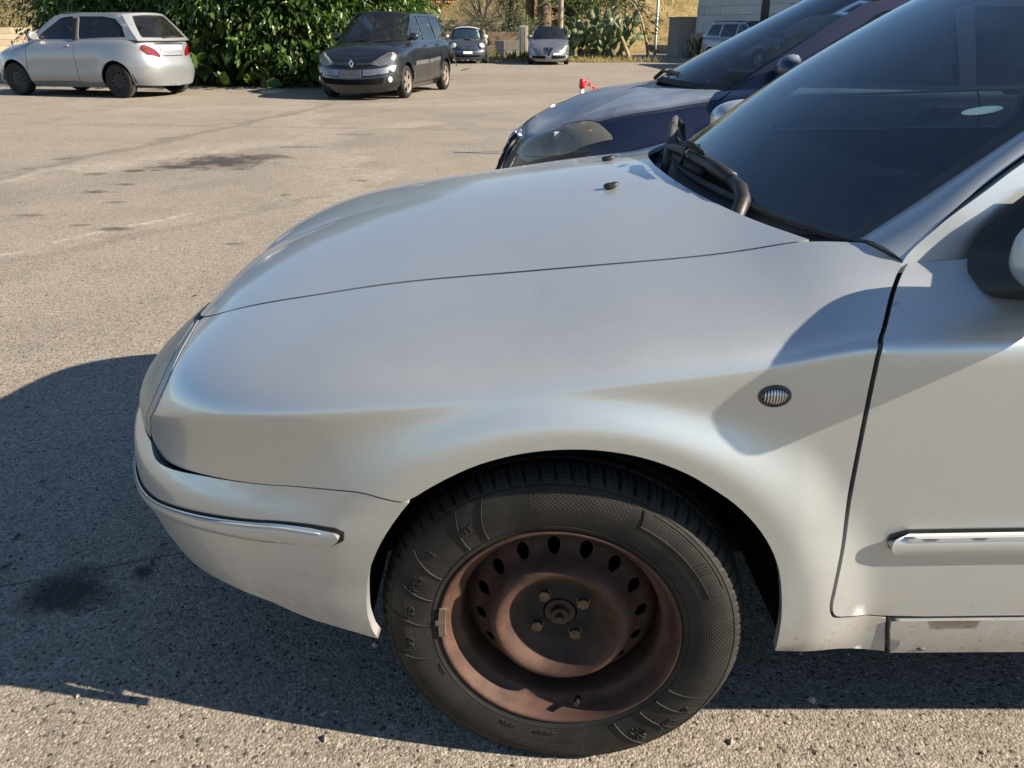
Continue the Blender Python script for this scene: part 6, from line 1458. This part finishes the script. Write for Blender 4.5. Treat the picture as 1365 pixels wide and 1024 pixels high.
bm = bmesh.new(); box(bm, (L/2, 5., 2.15), (L - .1, 7.4, 4.2)); from_bm('core', bm, M['greyblock'], bld)
bm = bmesh.new(); box(bm, (4.55, -.035, 2.2), (.42, .12, 4.4)); from_bm('painted_recess_shade', bm, simple('recess_shade', (.05, .046, .04), .9, 0, .3, 2), bld)  # dark strip on the wall face, coloured to stand for a recess in shade
bm = bmesh.new(); box(bm, (2.6, -.10, .58), (5.6, .12, 1.16)); from_bm('plinth', bm, M['brownrender'], bld)
bm = bmesh.new(); box(bm, (L/2, 4.2, 4.45), (L + .4, 9.2, .16)); from_bm('roof_slab', bm, M['concrete'], bld)
block_wall('taller_wing', 'taller grey block wing right of the building, seen through the windscreens', (16.3, 33.0), (16.6, 20.5), 6.3, 1.4, M['greyblock'], 1.05, .42, 'building', backing=M['greyblock'])
bm = bmesh.new(); box(bm, (0, 0, .95), (.95, 1.5, 1.9), .2, .02); box(bm, (0, 0, 1.93), (1.02, 1.6, .07), .2, .01)
o = from_bm('concrete_wall_end', bm, M['concrete'], None, False, (9.15, 46.1, 0)); tag(o, 'stained concrete wall end at the left corner of the block building', 'wall')
root = empty('green_shrub', (9.0, 38.2, 0), 0, 'dark upright shrub at the foot of the block building, left of the pale estate car', 'shrub')
for k in range(5): trunk_obj(root, [(0, 0, 0), (.25*math.cos(k*1.3), .25*math.sin(k*1.3), .6)], [.03, .015], M['bark'], 'stem')
P = rng.normal(size=(1100, 3))*np.array([.42, .35, 0]) + np.stack([0*np.arange(1100), 0*np.arange(1100), rng.random(1100)*.85], 1); link('foliage', leaf_mesh('foliage', leaf_cloud(P, np.tile([0, 0, 1.], (1100, 1)), .30, .5, .45)), M['darkleaf'], root)

# ---------------------------------------------------------------- chain post behind the navy car
post = empty('chain_post', (.74, 8.8, 0), 0, 'white chain post with a red cap showing above the navy bonnet', 'post')
bm = bmesh.new(); tube(bm, [(0, 0, .03), (0, 0, .70)], .021, 14); from_bm('pole', bm, M['white_bits'], post, True)
bm = bmesh.new(); tube(bm, [(0, 0, .70), (0, 0, .785), (0, 0, .795)], [.031, .029, .018], 14); from_bm('cap', bm, M['red_plastic'], post, True)
bm = bmesh.new(); bmesh.ops.create_cone(bm, cap_ends=True, segments=20, radius1=.16, radius2=.10, depth=.05, matrix=Matrix.Translation((0, 0, .025))); from_bm('foot', bm, M['plastic'], post)
def link_mesh():
    V, Fs = [], []; n, m = 16, 6
    for i in range(n):
        a = 2*math.pi*i/n
        for k in range(m):
            b = 2*math.pi*k/m; V.append(((.026 + .006*math.cos(b))*math.cos(a)*1.25, .006*math.sin(b), (.014 + .006*math.cos(b))*math.sin(a)))
    Fs = [(i*m + k, ((i+1) % n)*m + k, ((i+1) % n)*m + (k+1) % m, i*m + (k+1) % m) for i in range(n) for k in range(m)]
    me = mesh_np('chain_link', V, Fs); me.materials.append(M['red_plastic']); return me
lm = link_mesh(); chain = empty('plastic_chain', (.74, 8.8, 0), 0, 'red plastic chain drooping from the white post', 'chain')
p1, p2 = np.array([.04, 0, .765]), np.array([2.05, 1.2, .765]); N = 46; prev = None
def cat_(t): p = p1 + (p2 - p1)*t; p[2] -= .42*4*t*(1 - t)*.85; return p
for i in range(N):
    a, b = cat_(i/N), cat_((i + 1)/N); o = bpy.data.objects.new('chain_link', lm); COL.objects.link(o); o.parent = chain; o.location = (a + b)/2
    o.rotation_euler = (Vector(b - a).to_track_quat('X', 'Z').to_matrix() @ Matrix.Rotation(i % 2*math.pi/2 + .4, 3, 'X')).to_euler(); sc_ = np.linalg.norm(b - a)/.048; o.scale = (sc_, 1, 1)
post2 = empty('chain_post', (2.79, 10.0, 0), 0, 'second white chain post with a red cap, hidden behind the navy car', 'post')
for ch in list(post.children):
    c_ = ch.copy(); COL.objects.link(c_); c_.parent = post2
